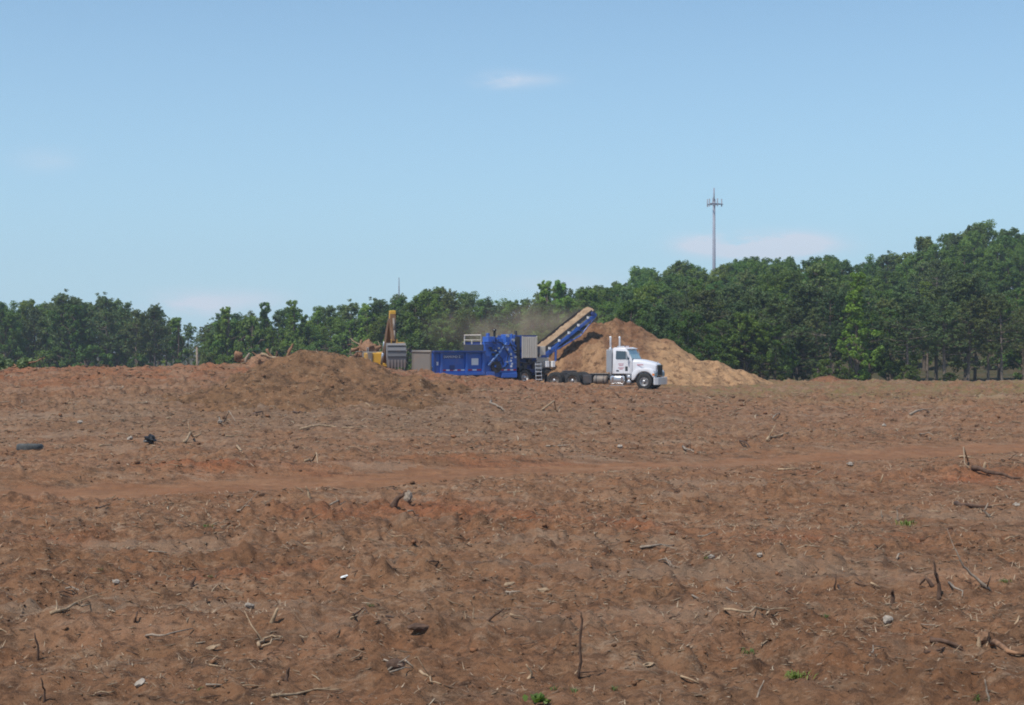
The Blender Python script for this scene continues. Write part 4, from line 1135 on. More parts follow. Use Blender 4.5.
def pine(seed, h=13.0, wd=4.6, low=0.36, per=26, leaf=0.09, nwh=19):
    rg = np.random.default_rng(seed); random.seed(seed)
    cs = []; rs = []; mb = MB()
    lx, ly = rg.normal(size=2) * 0.25
    top = lambda z: Vector((lx * z / h, ly * z / h, z))
    mb.tube([top(-0.4), top(h * 0.35), top(h * 0.7), top(h * 0.97)], [0.22, 0.17, 0.10, 0.03], 7, 0.1)
    for i in range(nwh):
        u = (i + rg.random() * 0.8) / nwh
        z = h * (low + (0.97 - low) * u)
        nb = 3 + int(rg.random() * 3)
        L0 = wd / 2 * (0.5 + 0.7 * math.sin(math.pi * min(1, (u * 0.8 + 0.2)))) * (1 - 0.75 * u) * 1.4 + 0.25
        for k in range(nb):
            a = rg.random() * 2 * math.pi; l = L0 * (0.45 + 0.75 * rg.random())
            s0 = top(z); e = s0 + Vector((math.cos(a) * l, math.sin(a) * l, l * (0.10 + 0.6 * u) * (0.4 + rg.random())))
            mb.tube([s0, s0.lerp(e, 0.55) + Vector((0, 0, -0.06 * l)), e], [0.05, 0.03, 0.012], 5)
            for f in (0.4, 0.55, 0.7, 0.85, 1.0, 1.0):
                if rg.random() < 0.85:
                    q = s0.lerp(e, f) + Vector(rg.normal(size=3) * 0.22)
                    cs.append(tuple(q)); rs.append(0.14 + 0.24 * rg.random())
    for dz in np.arange(0, 3.0, 0.22): cs.append(tuple(top(h - dz - 0.12) + Vector(rg.normal(size=3) * (0.06 + 0.16 * dz)))); rs.append(0.15 + 0.07 * dz)
    V, Fq = leaf_cloud(cs, rs, per, leaf, rg, 0.8, 0.5)
    me = np_mesh('crown', V, Fq); me.materials.append(M['needle'])
    for i in range(8):
        z = h * (0.12 + 0.3 * rg.random()); a = rg.random() * 6.28
        mb.tube([top(z), top(z) + Vector((math.cos(a) * 0.7, math.sin(a) * 0.7, 0.1))], [0.03, 0.012], 4)
    o = mb.build('trunk_tmp', M['pine_bark']); tm = o.data; bpy.data.objects.remove(o)
    return me, tm, h
PROTO = {
    'oak': [broadleaf(s, 12, 7.5, 0.15) for s in (1, 2, 3, 4, 5)],
    'poplar': [broadleaf(s, 13, 5.0, 0.12, 0.80, 0.10, 220, 65) for s in (11, 12, 13)],
    'pine': [pine(s) for s in (21, 22, 23, 24, 25)],
    'young_pine': [pine(s, 9.0, 4.4, 0.12, 34, 0.09, 21) for s in (31, 32, 33)],
    'bush': [broadleaf(s, 3.0, 3.6, 0.02, 0.0, 0.075, 110, 80) for s in (41, 42, 43)],
}
KIND = {'oak': ('broadleaf_tree', 'tree'), 'poplar': ('poplar_tree', 'tree'), 'pine': ('pine_tree', 'tree'), 'young_pine': ('young_pine_tree', 'tree'), 'bush': ('bush', 'bush')}
COLR = {'oak': (0.112, 0.185, 0.042), 'poplar': (0.148, 0.240, 0.048), 'pine': (0.115, 0.168, 0.064), 'young_pine': (0.090, 0.138, 0.048), 'bush': (0.130, 0.200, 0.046)}
def tree(kind, x, y, h, label, group, wscale=1.0, bright=1.0, pid=None, hue=None):
    ps = PROTO[kind]; me, tm, ph = ps[pid if pid is not None else int(rng.integers(len(ps)))]
    root = empty(KIND[kind][0], (x, y, h1(x, y)), float(rng.random() * 6.28))
    s = h / ph; w_ = s ** 0.8 * wscale
    root.scale = (w_, w_, s)
    cr = bpy.data.objects.new('crown', me); COL.objects.link(cr); cr.parent = root
    c = COLR[kind]; v = bright * (0.72 + 0.56 * rng.random()); hsh = rng.normal() * 0.10
    c = (c[0] * v * (1 + hsh), c[1] * v, c[2] * v * (1 - hsh * 0.5))
    if hue: c = hue
    cr.color = (*c, 1)
    tk = bpy.data.objects.new('trunk', tm); COL.objects.link(tk); tk.parent = root
    tag(root, label, KIND[kind][1], group)
    return root
SKX = [-80, 0, 10, 22, 45, 65, 80, 92, 108, 125, 138, 155, 165, 178, 188, 193, 198, 205, 214, 226, 238, 247, 255, 271, 283, 293, 305, 318, 335, 346, 356, 368, 384, 400, 410, 428, 441, 452, 462, 475, 485, 492, 500, 510, 520, 530, 537, 545, 553, 561, 570, 580, 590, 603, 615, 628, 645, 660, 680, 695, 703, 712, 722, 735, 752, 765, 780, 792, 800, 815, 830, 845, 858, 868, 875, 885, 897, 905, 915, 930, 950, 957, 970, 990, 1000, 1024, 1100]
SKY_ = [306, 304, 313, 304, 300, 293, 300, 296, 297, 306, 311, 305, 313, 318, 322, 334, 330, 322, 314, 305, 312, 317, 308, 303, 312, 301, 309, 307, 302, 299, 300, 303, 294, 293, 299, 286, 285, 291, 288, 296, 293, 300, 302, 298, 299, 296, 292, 278, 290, 280, 290, 292, 288, 280, 282, 275, 268, 268, 263, 262, 267, 266, 268, 258, 253, 254, 260, 258, 256, 257, 257, 260, 260, 265, 262, 252, 252, 256, 243, 236, 234, 226, 226, 224, 229, 228, 226]
def skyline(px): return float(np.interp(px, SKX, SKY_))
LOOK = {'oak': 'rounded broadleaf tree', 'poplar': 'pointed poplar', 'pine': 'thin stemmed pine', 'young_pine': 'bushy young pine', 'bush': 'low bush'}
SECTOR = {'left': [(60, 'behind the leafy fallen branch'), (130, 'beyond the red clod ridges'), (999, 'beside the gap with the dead trunk')],
          'midleft': [(262, 'behind the stump tangle'), (330, 'behind the mulch mound'), (999, 'behind the excavator')],
          'mid': [(480, 'behind the grinder hopper'), (545, 'behind the grinder engine'), (999, 'behind the conveyor')],
          'edge': [(690, 'behind the chip pile'), (790, 'beyond the chip pile foot'), (900, 'behind the small earth heap'), (1999, 'behind the long earth ridge')],
          'hill': [(690, 'far behind the chip pile'), (790, 'near the phone mast'), (900, 'far behind the small earth heap'), (1999, 'far behind the long earth ridge')]}
DEPTH = {'left': [(243, 'in the front row'), (999, 'in the rear rows')], 'midleft': [(225, 'in the front row'), (999, 'in the rear rows')], 'mid': [(210, 'in the front row'), (999, 'in the rear rows')],
         'edge': [(161, 'at the very edge'), (171, 'in the first row'), (188, 'in the second row'), (999, 'in the third row')], 'hill': [(239, 'low on the hill'), (261, 'midway up the hill'), (282, 'high on the hill'), (999, 'on the hill crest')]}
def plant(kind, px, Y, top, zone, **kw):
    x = (px - 512) / F * Y
    z = h1(x, Y)
    h = (HZ - top) / F * Y + EYE - z
    if h < 1.2: return
    o = tree(kind, x, Y, h, 'x', 'x', **kw)
    c = o.children[0].color if 'crown' in o.children[0].name else o.children[1].color
    tone = 'bright' if c[1] > COLR[kind][1] * 1.12 else 'dark' if c[1] < COLR[kind][1] * 0.86 else 'mid green'
    se = next(n for lim, n in SECTOR[zone] if px < lim); de = next(n for lim, n in DEPTH[zone] if Y < lim)
    o['label'] = f'{tone} {LOOK[kind]} {de} {se}'
    o['group'] = f'{LOOK[kind]}s {de} {se}'.replace('bushs', 'bushes')
    return o
def pick(weights):
    ks = list(weights); p_ = np.array([weights[k] for k in ks], float)
    return ks[int(rng.choice(len(ks), p=p_ / p_.sum()))]
def row(px0, px1, dpx, Y, dY, off, zone, weights, jit=3.0, flat_top=None, **kw):
    px = px0
    while px < px1:
        q = px + rng.normal() * dpx * 0.22
        y = Y + rng.normal() * dY
        t_ = flat_top(q) if flat_top else skyline(q)
        plant(pick(weights), q, y, t_ + off + rng.normal() * jit, zone, wscale=0.9 + 0.3 * rng.random(), **kw)
        px += dpx
# left woods
row(-40, 190, 14, 258, 3, 2, 'left', {'pine': 7, 'oak': 1, 'poplar': 2}, 3)
row(-45, 186, 15, 246, 3, 10, 'left', {'pine': 7, 'oak': 1, 'poplar': 2}, 5)
row(-40, 180, 20, 268, 3, 9, 'left', {'oak': 4, 'pine': 1}, 4)
row(-40, 188, 26, 238, 2, 50, 'left', {'bush': 1}, 5)
for px, Y, top, k in ((65, 240, 293, 'pine'), (78, 242, 297, 'pine'), (108, 240, 296, 'pine'), (126, 241, 304, 'pine'), (155, 240, 305, 'pine'), (177, 241, 315, 'poplar'), (4, 236, 303, 'oak')):
    plant(k, px, Y, top, 'left')
# middle woods
row(207, 385, 14, 238, 3, 3, 'midleft', {'pine': 5, 'oak': 1, 'poplar': 4}, 3)
row(205, 385, 16, 228, 3, 20, 'midleft', {'oak': 3, 'poplar': 2, 'bush': 2, 'young_pine': 1}, 6)
row(207, 385, 20, 250, 3, 10, 'midleft', {'oak': 3, 'pine': 1}, 4)
row(192, 385, 17, 221, 2, 40, 'midleft', {'bush': 4, 'oak': 1}, 5)
row(385, 610, 14, 226, 3, 3, 'mid', {'pine': 5, 'oak': 2, 'poplar': 2}, 3)
row(385, 610, 16, 214, 3, 20, 'mid', {'oak': 3, 'poplar': 1, 'young_pine': 2}, 6)
row(385, 600, 20, 240, 3, 10, 'mid', {'oak': 3, 'pine': 1}, 4)
row(385, 590, 19, 205, 2, 36, 'mid', {'bush': 2, 'oak': 2, 'young_pine': 1}, 6)
for px, Y, top, k in ((545, 220, 277, 'poplar'), (561, 220, 279, 'poplar'), (226, 226, 304, 'poplar'), (293, 226, 300, 'poplar'), (368, 222, 302, 'poplar')):
    plant(k, px, Y, top, 'mid' if px > 385 else 'midleft', bright=1.25)
# right: hill rows behind, then the edge
row(592, 1080, 22, 292, 4, 1, 'hill', {'oak': 1}, 2)
row(600, 1080, 21, 272, 4, 5, 'hill', {'oak': 6, 'pine': 1}, 3)
row(600, 1080, 23, 250, 4, 14, 'hill', {'oak': 6, 'poplar': 1}, 4)
row(600, 1080, 24, 228, 4, 0, 'hill', {'oak': 5, 'pine': 1}, 4, lambda q: 0.62 * skyline(q) + 0.38 * 306)
edge_top = lambda q: float(np.interp(q, [560, 640, 700, 760, 850, 900, 960, 1080], [300, 296, 290, 284, 284, 288, 284, 280]))
row(600, 1080, 22, 198, 3, -4, 'edge', {'oak': 3, 'pine': 3, 'poplar': 1}, 6, edge_top)
row(640, 1080, 20, 178, 3, 4, 'edge', {'pine': 4, 'oak': 2, 'young_pine': 2}, 7, edge_top, bright=0.9)
row(640, 1080, 19, 164, 2.5, 15, 'edge', {'pine': 6, 'young_pine': 1, 'oak': 1}, 9, edge_top, bright=0.75)
row(610, 800, 26, 158, 2, 38, 'edge', {'oak': 2, 'young_pine': 2}, 8, edge_top, bright=0.95)
row(770, 1080, 48, 158, 2, 84, 'edge', {'bush': 1}, 6, edge_top, bright=0.7)
o = plant('poplar', 857, 157, 272, 'edge', hue=(0.17, 0.28, 0.05), wscale=1.15, pid=1)
o['label'] = 'lone yellow green poplar standing out of the dark forest edge'; o['group'] = 'single poplar'
o = plant('oak', 690, 152, 312, 'edge', hue=(0.07, 0.135, 0.03))
o['label'] = 'lighter green rounded tree just behind the top slope of the chip pile'; o['group'] = 'single rounded tree'
o = plant('oak', 632, 154, 300, 'edge', hue=(0.075, 0.135, 0.035))
o['label'] = 'light green tree directly behind the peak of the chip pile'; o['group'] = 'single light tree'

# ------------------------------------------------------------------ brush piles, stakes, branches
def crooked(a, b, n=6, amp=0.08, rg=rng):
    a, b = Vector(a), Vector(b); L_ = (b - a).length
    return [a.lerp(b, i / (n - 1)) + Vector(rg.normal(size=3)) * amp * L_ * (0 if i in (0, n - 1) else 1) * 0.5 for i in range(n)]
def brush_pile(cx, cy, wx, hz, n, label, mats, seed, specials=()):
    rg = np.random.default_rng(seed)
    root = empty('brush_pile', (cx, cy, h1(cx, cy)))
    tag(root, label, 'brush pile')
    # the earth clotted roots at the core
    mb = MB()
    for k in range(16):
        zz = rg.random() ** 1.3; c = Vector((rg.normal() * wx * 0.34 * (1.1 - zz), rg.normal() * 0.7, hz * 0.8 * zz))
        bm = bmesh.new(); bmesh.ops.create_icosphere(bm, subdivisions=2, radius=0.45 + 0.4 * rg.random())
        vs = [c + v.co * (0.75 + 0.5 * rg.random()) for v in bm.verts]; fs = [[v.index for v in f.verts] for f in bm.faces]
        mb.add(vs, fs); bm.free()
    mb.build('root_ball', M['brown_wood'], root)
    for k in range(n):
        a = Vector((rg.normal() * wx * 0.30, rg.normal() * 0.8, 0.1 + hz * 0.75 * rg.random())); l = 0.7 + 1.3 * rg.random()
        dirn = Vector((rg.normal(), rg.normal() * 0.6, rg.normal() * 0.7)).normalized()
        r_ = 0.03 + 0.06 * rg.random()
        mb = MB(); mb.tube(crooked(a, a + dirn * l, 5, 0.12, rg), [r_, r_ * 0.9, r_ * 0.75, r_ * 0.55, r_ * 0.3], 6, 0.2)
        mb.build('branch', mats[k % len(mats)], root, True)
    for (ax, az, bx, bz, r_, m_) in specials:
        mb = MB(); mb.tube(crooked((ax, -0.5, az), (bx, -0.5, bz), 6, 0.08, rg), [r_, r_, r_ * 0.9, r_ * 0.8, r_ * 0.6, r_ * 0.4], 7, 0.2)
        mb.build('log', m_, root, True)
Yb = 104
c0 = at(262, 358, Yb)
zb = h1(c0.x, Yb)
def loc(px, py): v = at(px, py, Yb); return v.x - c0.x, v.z - zb
sp = []
for (x1, y1, x2, y2, r_, m_) in ((236, 356, 244, 355, 0.35, M['brown_wood']), (246, 362, 251, 353, 0.13, M['grey_wood']), (238, 360, 262, 363, 0.18, M['brown_wood']), (262, 354, 284, 358, 0.12, M['pale_wood']), (268, 349, 278, 364, 0.10, M['brown_wood']),
                               (276, 364, 278, 351, 0.14, M['dark_wood']), (286, 362, 294, 344, 0.15, M['brown_wood']), (274, 366, 278, 358, 0.12, M['pale_wood']), (254, 362, 270, 360, 0.14, M['grey_wood'])):
    a = loc(x1, y1); b_ = loc(x2, y2); sp.append((a[0], a[1], b_[0], b_[1], r_, m_))
brush_pile(c0.x, Yb, 3.8, 2.2, 26, 'tangle of uprooted stumps and logs beside the mulch mound', [M['brown_wood'], M['grey_wood'], M['brown_wood']], 5, sp)
Yb = 129
c0 = at(368, 358, Yb); zb = h1(c0.x, Yb); sp = []
for (x1, y1, x2, y2, r_, m_) in ((352, 350, 366, 346, 0.16, M['brown_wood']), (360, 358, 362, 340, 0.22, M['brown_wood']), (370, 352, 382, 346, 0.3, M['brown_wood']), (356, 364, 368, 352, 0.3, M['brown_wood']), (364, 366, 378, 350, 0.35, M['brown_wood']), (350, 360, 360, 352, 0.2, M['brown_wood'])):
    a = loc(x1, y1); b_ = loc(x2, y2); sp.append((a[0], a[1], b_[0], b_[1], r_, m_))
brush_pile(c0.x, Yb, 2.6, 3.6, 60, 'tall heap of brown roots and brush behind the excavator', [M['brown_wood'], M['grey_wood'], M['brown_wood'], M['pale_wood']], 6, sp)

# fallen branch with leaves
Yb = 95
a, b_ = at(-12, 366, Yb), at(45, 357, Yb)
root = empty('fallen_branch', (a.x, Yb, h1(a.x, Yb)))
tag(root, 'fallen brown limb with pale green leaves at the field edge', 'branch')
za = root.location.z
mb = MB(); mb.tube(crooked((0, 0, 0.0), (b_.x - a.x, 0, b_.z - za), 7, 0.06), [0.13, 0.12, 0.10, 0.08, 0.06, 0.05, 0.02], 7, 0.2)
mb.tube(crooked((1.6, 0, 0.55), (2.6, -0.5, 0.1), 5, 0.1), [0.06, 0.05, 0.04, 0.03, 0.015], 6)
mb.tube(crooked((1.9, 0.1, 0.5), (3.4, 0.2, 0.05), 5, 0.1), [0.05, 0.04, 0.03, 0.03, 0.015], 6)
mb.build('limb', M['brown_wood'], root, True)
rg = np.random.default_rng(77)
cs = [(0.5 + 2.2 * rg.random(), rg.normal() * 0.4, 0.25 + 0.65 * rg.random()) for _ in range(16)]
V, Fq = leaf_cloud(cs, [0.32] * 16, 90, 0.10, rg)
o = link_mesh('foliage', np_mesh('foliage', V, Fq), M['leaf'], root); o.color = (0.16, 0.22, 0.12, 1)

v = at(197, 347, 98); z0 = h1(v.x, 98)
mb = MB(); mb.tube([(0, 0, -0.15), (0.02, 0, (v.z - z0) * 0.5), (-0.02, 0, v.z - z0)], [0.10, 0.085, 0.06], 8, 0.1)
root = mb.build('bare_stake', M['grey_wood'], None, True); root.location = (v.x, 98, z0)
tag(root, 'grey dead trunk standing upright before the gap in the trees', 'dead trunk')

# ------------------------------------------------------------------ tyre, bag and single finds on the soil
def place(o, px, py, dz=0.0):
    g_ = ground_at(px, py); o.location = (g_.x, g_.y, g_.z + dz); return g_
mb = MB(); r0 = 0.38; h_ = 0.115
mb.lathe([(0.20, h_ * 0.85), (0.23, h_ * 1.0), (0.31, h_ * 1.02), (0.36, h_ * 0.8), (r0, h_ * 0.45), (r0, -h_ * 0.45), (0.36, -h_ * 0.8), (0.31, -h_ * 1.02), (0.23, -h_), (0.20, -h_ * 0.85), (0.205, 0.0), (0.20, h_ * 0.85)], (0, 0, 0), 'z', 40)
o = mb.build('tyre', M['old_rubber'], None, True); place(o, 30, 449, 0.03); o.rotation_euler = (R(-3), R(2), 0.4)
tag(o, 'discarded black rubber tyre lying flat on the soil', 'tyre')
rg = np.random.default_rng(9)
bm = bmesh.new(); bmesh.ops.create_icosphere(bm, subdivisions=3, radius=0.17)
for v_ in bm.verts:
    n_ = math.sin(v_.co.x * 31 + 2) * math.cos(v_.co.y * 27) + math.sin(v_.co.z * 41 + v_.co.x * 20)
    v_.co *= 1 + 0.22 * n_; v_.co.z = v_.co.z * 0.8
me = bpy.data.meshes.new('plastic_bag'); bm.to_mesh(me); bm.free()
o = link_mesh('plastic_bag', me, M['black']); place(o, 150, 443, 0.08)
tag(o, 'crumpled glossy black plastic bag lying on the soil', 'bag')
def chunk(px, py, size, mat, name, label, cat, seed, sq=(1, 0.7, 0.6), group=None):
    rg_ = np.random.default_rng(seed); bm = bmesh.new(); bmesh.ops.create_icosphere(bm, subdivisions=2, radius=1)
    for v_ in bm.verts:
        v_.co = Vector((v_.co.x * sq[0], v_.co.y * sq[1], v_.co.z * sq[2])) * size * (0.72 + 0.5 * rg_.random())
    me = bpy.data.meshes.new(name); bm.to_mesh(me); bm.free()
    o = link_mesh(name, me, mat); place(o, px, py, size * sq[2] * 0.4); o.rotation_euler = (rg_.normal() * 0.2, rg_.normal() * 0.2, rg_.random() * 1.0)
    tag(o, label, cat, group); return o
chunk(888, 623, 0.06, M['stone'], 'rock', 'pale angular rock beside the dark broken stub', 'rock', 1, (1, 0.8, 0.8))
chunk(345, 579, 0.075, M['plastic_white'], 'plastic_scrap', 'flat white plastic scrap lying on the dirt', 'litter', 2, (1.0, 0.5, 0.18))
for i, (px, py, s) in enumerate(((140, 686, 0.05), (116, 583, 0.05), (250, 608, 0.06), (130, 439, 0.10), (80, 423, 0.10), (711, 559, 0.05), (760, 556, 0.05), (1016, 506, 0.08), (850, 465, 0.09), (220, 424, 0.1), (620, 448, 0.1), (884, 426, 0.1))):
    chunk(px, py, s, M['stone'], 'stone', 'small pale stone resting on the brown soil', 'stone', 20 + i, (1, 0.8, 0.6), 'small pale stones')
chunk(544, 592, 0.06, M['pale_wood'], 'wood_chunk', 'thick pale broken wood block beside a flat splinter', 'wood', 40, (1.2, 0.5, 0.5))
chunk(509, 585, 0.065, M['pale_wood'], 'wood_splinter', 'flat pale splinter beside a thick broken wood block', 'wood', 41, (1.5, 0.5, 0.3))
chunk(649, 667, 0.06, M['pale_wood'], 'wood_slab', 'pale wood slab lying on the bare pinkish soil', 'wood', 42, (1.6, 0.6, 0.35))
chunk(212, 649, 0.055, M['pale_wood'], 'wood_slab', 'pale wood slab beside the forked bleached twig', 'wood', 43, (1.5, 0.5, 0.4))
chunk(983, 641, 0.085, M['brown_wood'], 'dead_root', 'thick brown root knob with a long root trailing from it', 'root', 44, (1.3, 0.8, 0.8))
chunk(408, 499, 0.12, M['grey_wood'], 'stump', 'short grey stump sticking out of the red clay patch', 'stump', 45, (0.7, 0.7, 1.0))
chunk(420, 632, 0.075, M['dark_wood'], 'root_clump', 'dark tangled root clump half buried in the dirt', 'root', 46, (1.6, 0.8, 0.5))
chunk(396, 668, 0.065, M['dark_wood'], 'root_clump', 'dark root clump with grey twigs fanned over it', 'root', 47, (1.2, 0.7, 0.8))
def stick(pts_px, r0, mat, label, cat='stick', group=None, upright=False, twigs=0, name='stick', lift=0.0, seed=0):
    """pts_px: pixel points; upright ones share the ground distance of the first point"""
    rg_ = np.random.default_rng(seed + int(pts_px[0][0]) * 7 + int(pts_px[0][1]))
    P = []
    if upright:
        g_ = ground_at(*pts_px[0])
        for k, q in enumerate(pts_px):
            v_ = at(q[0], q[1], g_.y); P.append(Vector((v_.x, g_.y + rg_.normal() * 0.02 * k, v_.z - (0.03 if k == 0 else 0))))
        if P[0].z > g_.z: P[0].z = g_.z - 0.04
    else:
        for k, q in enumerate(pts_px):
            g_ = ground_at(*q); P.append(Vector((g_.x, g_.y, g_.z + r0 * 0.6 + lift * rg_.random())))
    base = P[0].copy()
    Q = []
    for i in range(len(P) - 1):
        sg = crooked(P[i] - base, P[i + 1] - base, 4, 0.07, rg_); Q += sg if i == 0 else sg[1:]
    n = len(Q); rad = [r0 * (1 - 0.65 * i / (n - 1)) for i in range(n)]
    mb = MB(); mb.tube(Q, rad, 6, 0.25)
    for k in range(twigs):
        i = int(rg_.integers(1, n - 1)); dv = (Q[min(i + 1, n - 1)] - Q[i]).normalized()
        e = Q[i] + (dv * 0.6 + Vector(rg_.normal(size=3)) * 0.6 + Vector((0, 0, 0.3))) * (0.12 + 0.2 * rg_.random()) * max(1, r0 / 0.02)
        mb.tube([Q[i], (Q[i] + e) / 2 + Vector(rg_.normal(size=3)) * 0.01, e], [rad[i] * 0.6, rad[i] * 0.45, rad[i] * 0.2], 5)
    o = mb.build(name, mat, None, True); o.location = base
    tag(o, label, cat, group); return o
DW, PW, GW, BW = M['dark_wood'], M['pale_wood'], M['grey_wood'], M['brown_wood']
stick([(579, 678), (580, 650), (582, 622), (581, 612), (577, 611)], 0.014, DW, 'tall thin dead sapling standing with a hooked tip', 'sapling', upright=True, name='dead_sapling')
stick([(38, 662), (38, 645), (36, 632)], 0.014, DW, 'thin dark dead sapling standing beside low dirt clods', 'sapling', upright=True, name='dead_sapling')
stick([(43, 702), (45, 690), (43, 676)], 0.012, DW, 'short crooked dead sapling standing over a flat pale stick', 'sapling', upright=True, name='dead_sapling')
stick([(938, 600), (940, 585), (936, 572), (934, 560)], 0.026, DW, 'thick dark broken root standing upright in a hollow', 'root', upright=True, twigs=1, name='upright_root')
stick([(934, 586), (926, 578), (922, 586)], 0.028, DW, 'dark bent root arching off the thick upright root', 'root', upright=True, name='bent_root')
stick([(992, 591), (975, 577), (962, 566), (954, 549)], 0.020, GW, 'long bare branch slanting up beside the upright root', 'branch', upright=True, twigs=2, name='branch')
stick([(949, 584), (962, 598)], 0.016, GW, 'short grey twig lying between the upright root and the slanting branch', 'twig')
stick([(836, 572), (835, 582), (834, 590)][::-1], 0.014, DW, 'thin dark twig standing upright beside a leaning twig', 'twig', upright=True)
stick([(838, 588), (848, 599)], 0.014, DW, 'thin dark twig leaning beside an upright twig', 'twig')
stick([(892, 603), (893, 595), (891, 589)], 0.028, DW, 'dark broken stub standing beside the pale rock', 'stub', upright=True, name='stub')
stick([(724, 619), (750, 617), (775, 614), (790, 611)], 0.014, PW, 'long pale tan pole lying flat on the soil', 'pole', twigs=2, name='branch', lift=0.05)
stick([(930, 644), (948, 645), (963, 650)], 0.032, DW, 'dark rotten log lying on the dirt beside the root knob', 'log', twigs=2, name='log')
stick([(925, 655), (945, 649)], 0.018, DW, 'thin dark stick poking out beneath the rotten log', 'stick')
stick([(992, 646), (1008, 654), (1030, 658)], 0.03, BW, 'long brown root trailing away from the thick root knob', 'root', name='root')
stick([(979, 646), (979, 637)], 0.03, PW, 'stubby pale stake standing beside the root knob', 'stake', upright=True, name='stub')
stick([(1014, 626), (1020, 616)], 0.02, PW, 'bright pale splinter leaning on a clod', 'splinter', upright=True, name='splinter')
stick([(992, 706), (988, 692), (986, 680)], 0.012, GW, 'thin grey stem standing beside a clump of green grass', 'stem', upright=True, name='stem')
stick([(754, 701), (760, 690), (764, 680)], 0.012, GW, 'thin grey stem leaning above dark clods', 'stem', upright=True, name='stem')
stick([(640, 550), (655, 548), (674, 546)], 0.022, GW, 'long weathered grey branch lying flat in the open dirt', 'branch', twigs=1, name='branch')
stick([(192, 587), (192, 583), (195, 577)], 0.03, DW, 'stubby dark forked stick poking out of pale straw', 'stick', upright=True)
stick([(50, 615), (66, 611), (90, 606)], 0.02, PW, 'slender tan branch lying near the hooked dark root', 'branch', twigs=2, name='branch')
stick([(118, 621), (124, 624), (133, 625), (137, 617), (138, 611)], 0.022, DW, 'hooked dark root curling up out of the dirt', 'root', name='root', upright=True)
stick([(271, 622), (275, 615), (278, 608)], 0.028, PW, 'bright pale stub leaning on reddish soil', 'stub', upright=True, name='stub')
stick([(259, 651), (263, 644), (272, 640), (283, 642)], 0.018, PW, 'forked bleached twig bent like a hairpin', 'twig', twigs=2, lift=0.05)
stick([(262, 650), (270, 646), (282, 641)], 0.014, PW, 'straight bleached twig lying against the hairpin twig', 'twig', lift=0.04)
stick([(146, 638), (165, 636), (193, 633)], 0.014, GW, 'long thin grey stick lying along a furrow', 'stick')
stick([(286, 680), (287, 673), (289, 668)], 0.022, DW, 'small dark stub standing in pinkish soil', 'stub', upright=True, name='stub')
stick([(272, 697), (305, 694), (342, 691)], 0.014, PW, 'long straight straw coloured stick lying flat in the near dirt', 'stick')
stick([(420, 673), (430, 680), (441, 686)], 0.014, PW, 'pale stick with a split end beside the dark root clump', 'stick', twigs=1)
stick([(526, 679), (532, 674), (526, 664)], 0.016, PW, 'bent pale twig standing beside the small green plant', 'twig', upright=True)
stick([(483, 622), (495, 615), (504, 609)], 0.018, DW, 'dark twig slanting up out of the dirt', 'twig', upright=True)
for i, q in enumerate((((466, 620), (464, 612)), ((474, 618), (474, 608)), ((475, 609), (481, 622)))):
    stick([q[0], q[1]], 0.010, PW, 'thin bleached twig of the trio standing together in the dirt', 'twig', 'trio of bleached twigs', upright=True)
for i, q in enumerate((((388, 672), (410, 664)), ((390, 676), (412, 672)), ((384, 666), (402, 674)), ((404, 662), (413, 672)))):
    stick([q[0], q[1]], 0.010, GW, 'grey twig fanned over the dark root clump', 'twig', 'grey twigs over the root clump', lift=0.06)
stick([(767, 441), (776, 437), (789, 434)], 0.05, PW, 'bright forked dead branch lying on the far side of the track', 'branch', twigs=3, name='branch')
stick([(683, 449), (694, 453)], 0.045, GW, 'grey branch lying beside the dirt track', 'branch', twigs=1, name='branch')
stick([(984, 469), (985, 462)], 0.06, PW, 'pale broken stub poking out of the track edge', 'stub', upright=True, name='stub')
stick([(880, 483), (883, 474)], 0.03, PW, 'pale thin stub standing in open ground beyond the track', 'stub', upright=True, name='stub')
stick([(883, 518), (881, 510)], 0.02, GW, 'pale twig standing near the bright green tuft', 'twig', 'pair of twigs by the tuft', upright=True)
stick([(899, 521), (897, 510)], 0.02, GW, 'pale twig standing near the bright green tuft', 'twig', 'pair of twigs by the tuft', upright=True)
stick([(956, 505), (975, 508), (1002, 511)], 0.05, DW, 'dark half buried log lying across the churned soil', 'log', name='log')
stick([(990, 516), (984, 511), (988, 503)], 0.03, GW, 'grey crooked branch leaning on the half buried log', 'branch', upright=True, name='branch')
stick([(972, 470), (995, 475), (1020, 480)], 0.07, DW, 'dark rotten log lying in the rut beyond the track', 'log', name='log')
stick([(184, 443), (193, 438), (201, 435)], 0.05, PW, 'bright straight stick slanting beside the black plastic bag', 'stick', twigs=1)
stick([(237, 448), (243, 454)], 0.04, PW, 'short tan stick lying on the bank above the track', 'stick')
stick([(305, 462), (313, 461), (322, 464)], 0.035, PW, 'curved pale stick lying along the bank of the track', 'stick')
stick([(310, 499), (308, 492), (306, 486)], 0.03, PW, 'pale twig standing at the near edge of the track', 'twig', upright=True)
stick([(491, 402), (498, 408), (505, 412)], 0.06, GW, 'weathered branch lying on the slope below the grinder', 'branch', name='branch')
stick([(360, 399), (366, 404), (370, 408)], 0.05, PW, 'bright splinter lying on the flank of the mulch mound', 'splinter', name='splinter')
stick([(300, 430), (330, 427), (360, 428)], 0.04, PW, 'long pale pole lying on the litter below the mulch mound', 'pole', name='branch')
stick([(508, 493), (516, 493), (523, 492)], 0.025, PW, 'pale twig lying crossed over another beyond the near clay patch', 'twig')
stick([(514, 497), (516, 490)], 0.02, PW, 'pale twig standing crossed by a lying one', 'twig', upright=True)
stick([(392, 506), (398, 498), (404, 494)], 0.07, DW, 'dark slanting log leaning on the grey stump', 'log', upright=True, name='log')
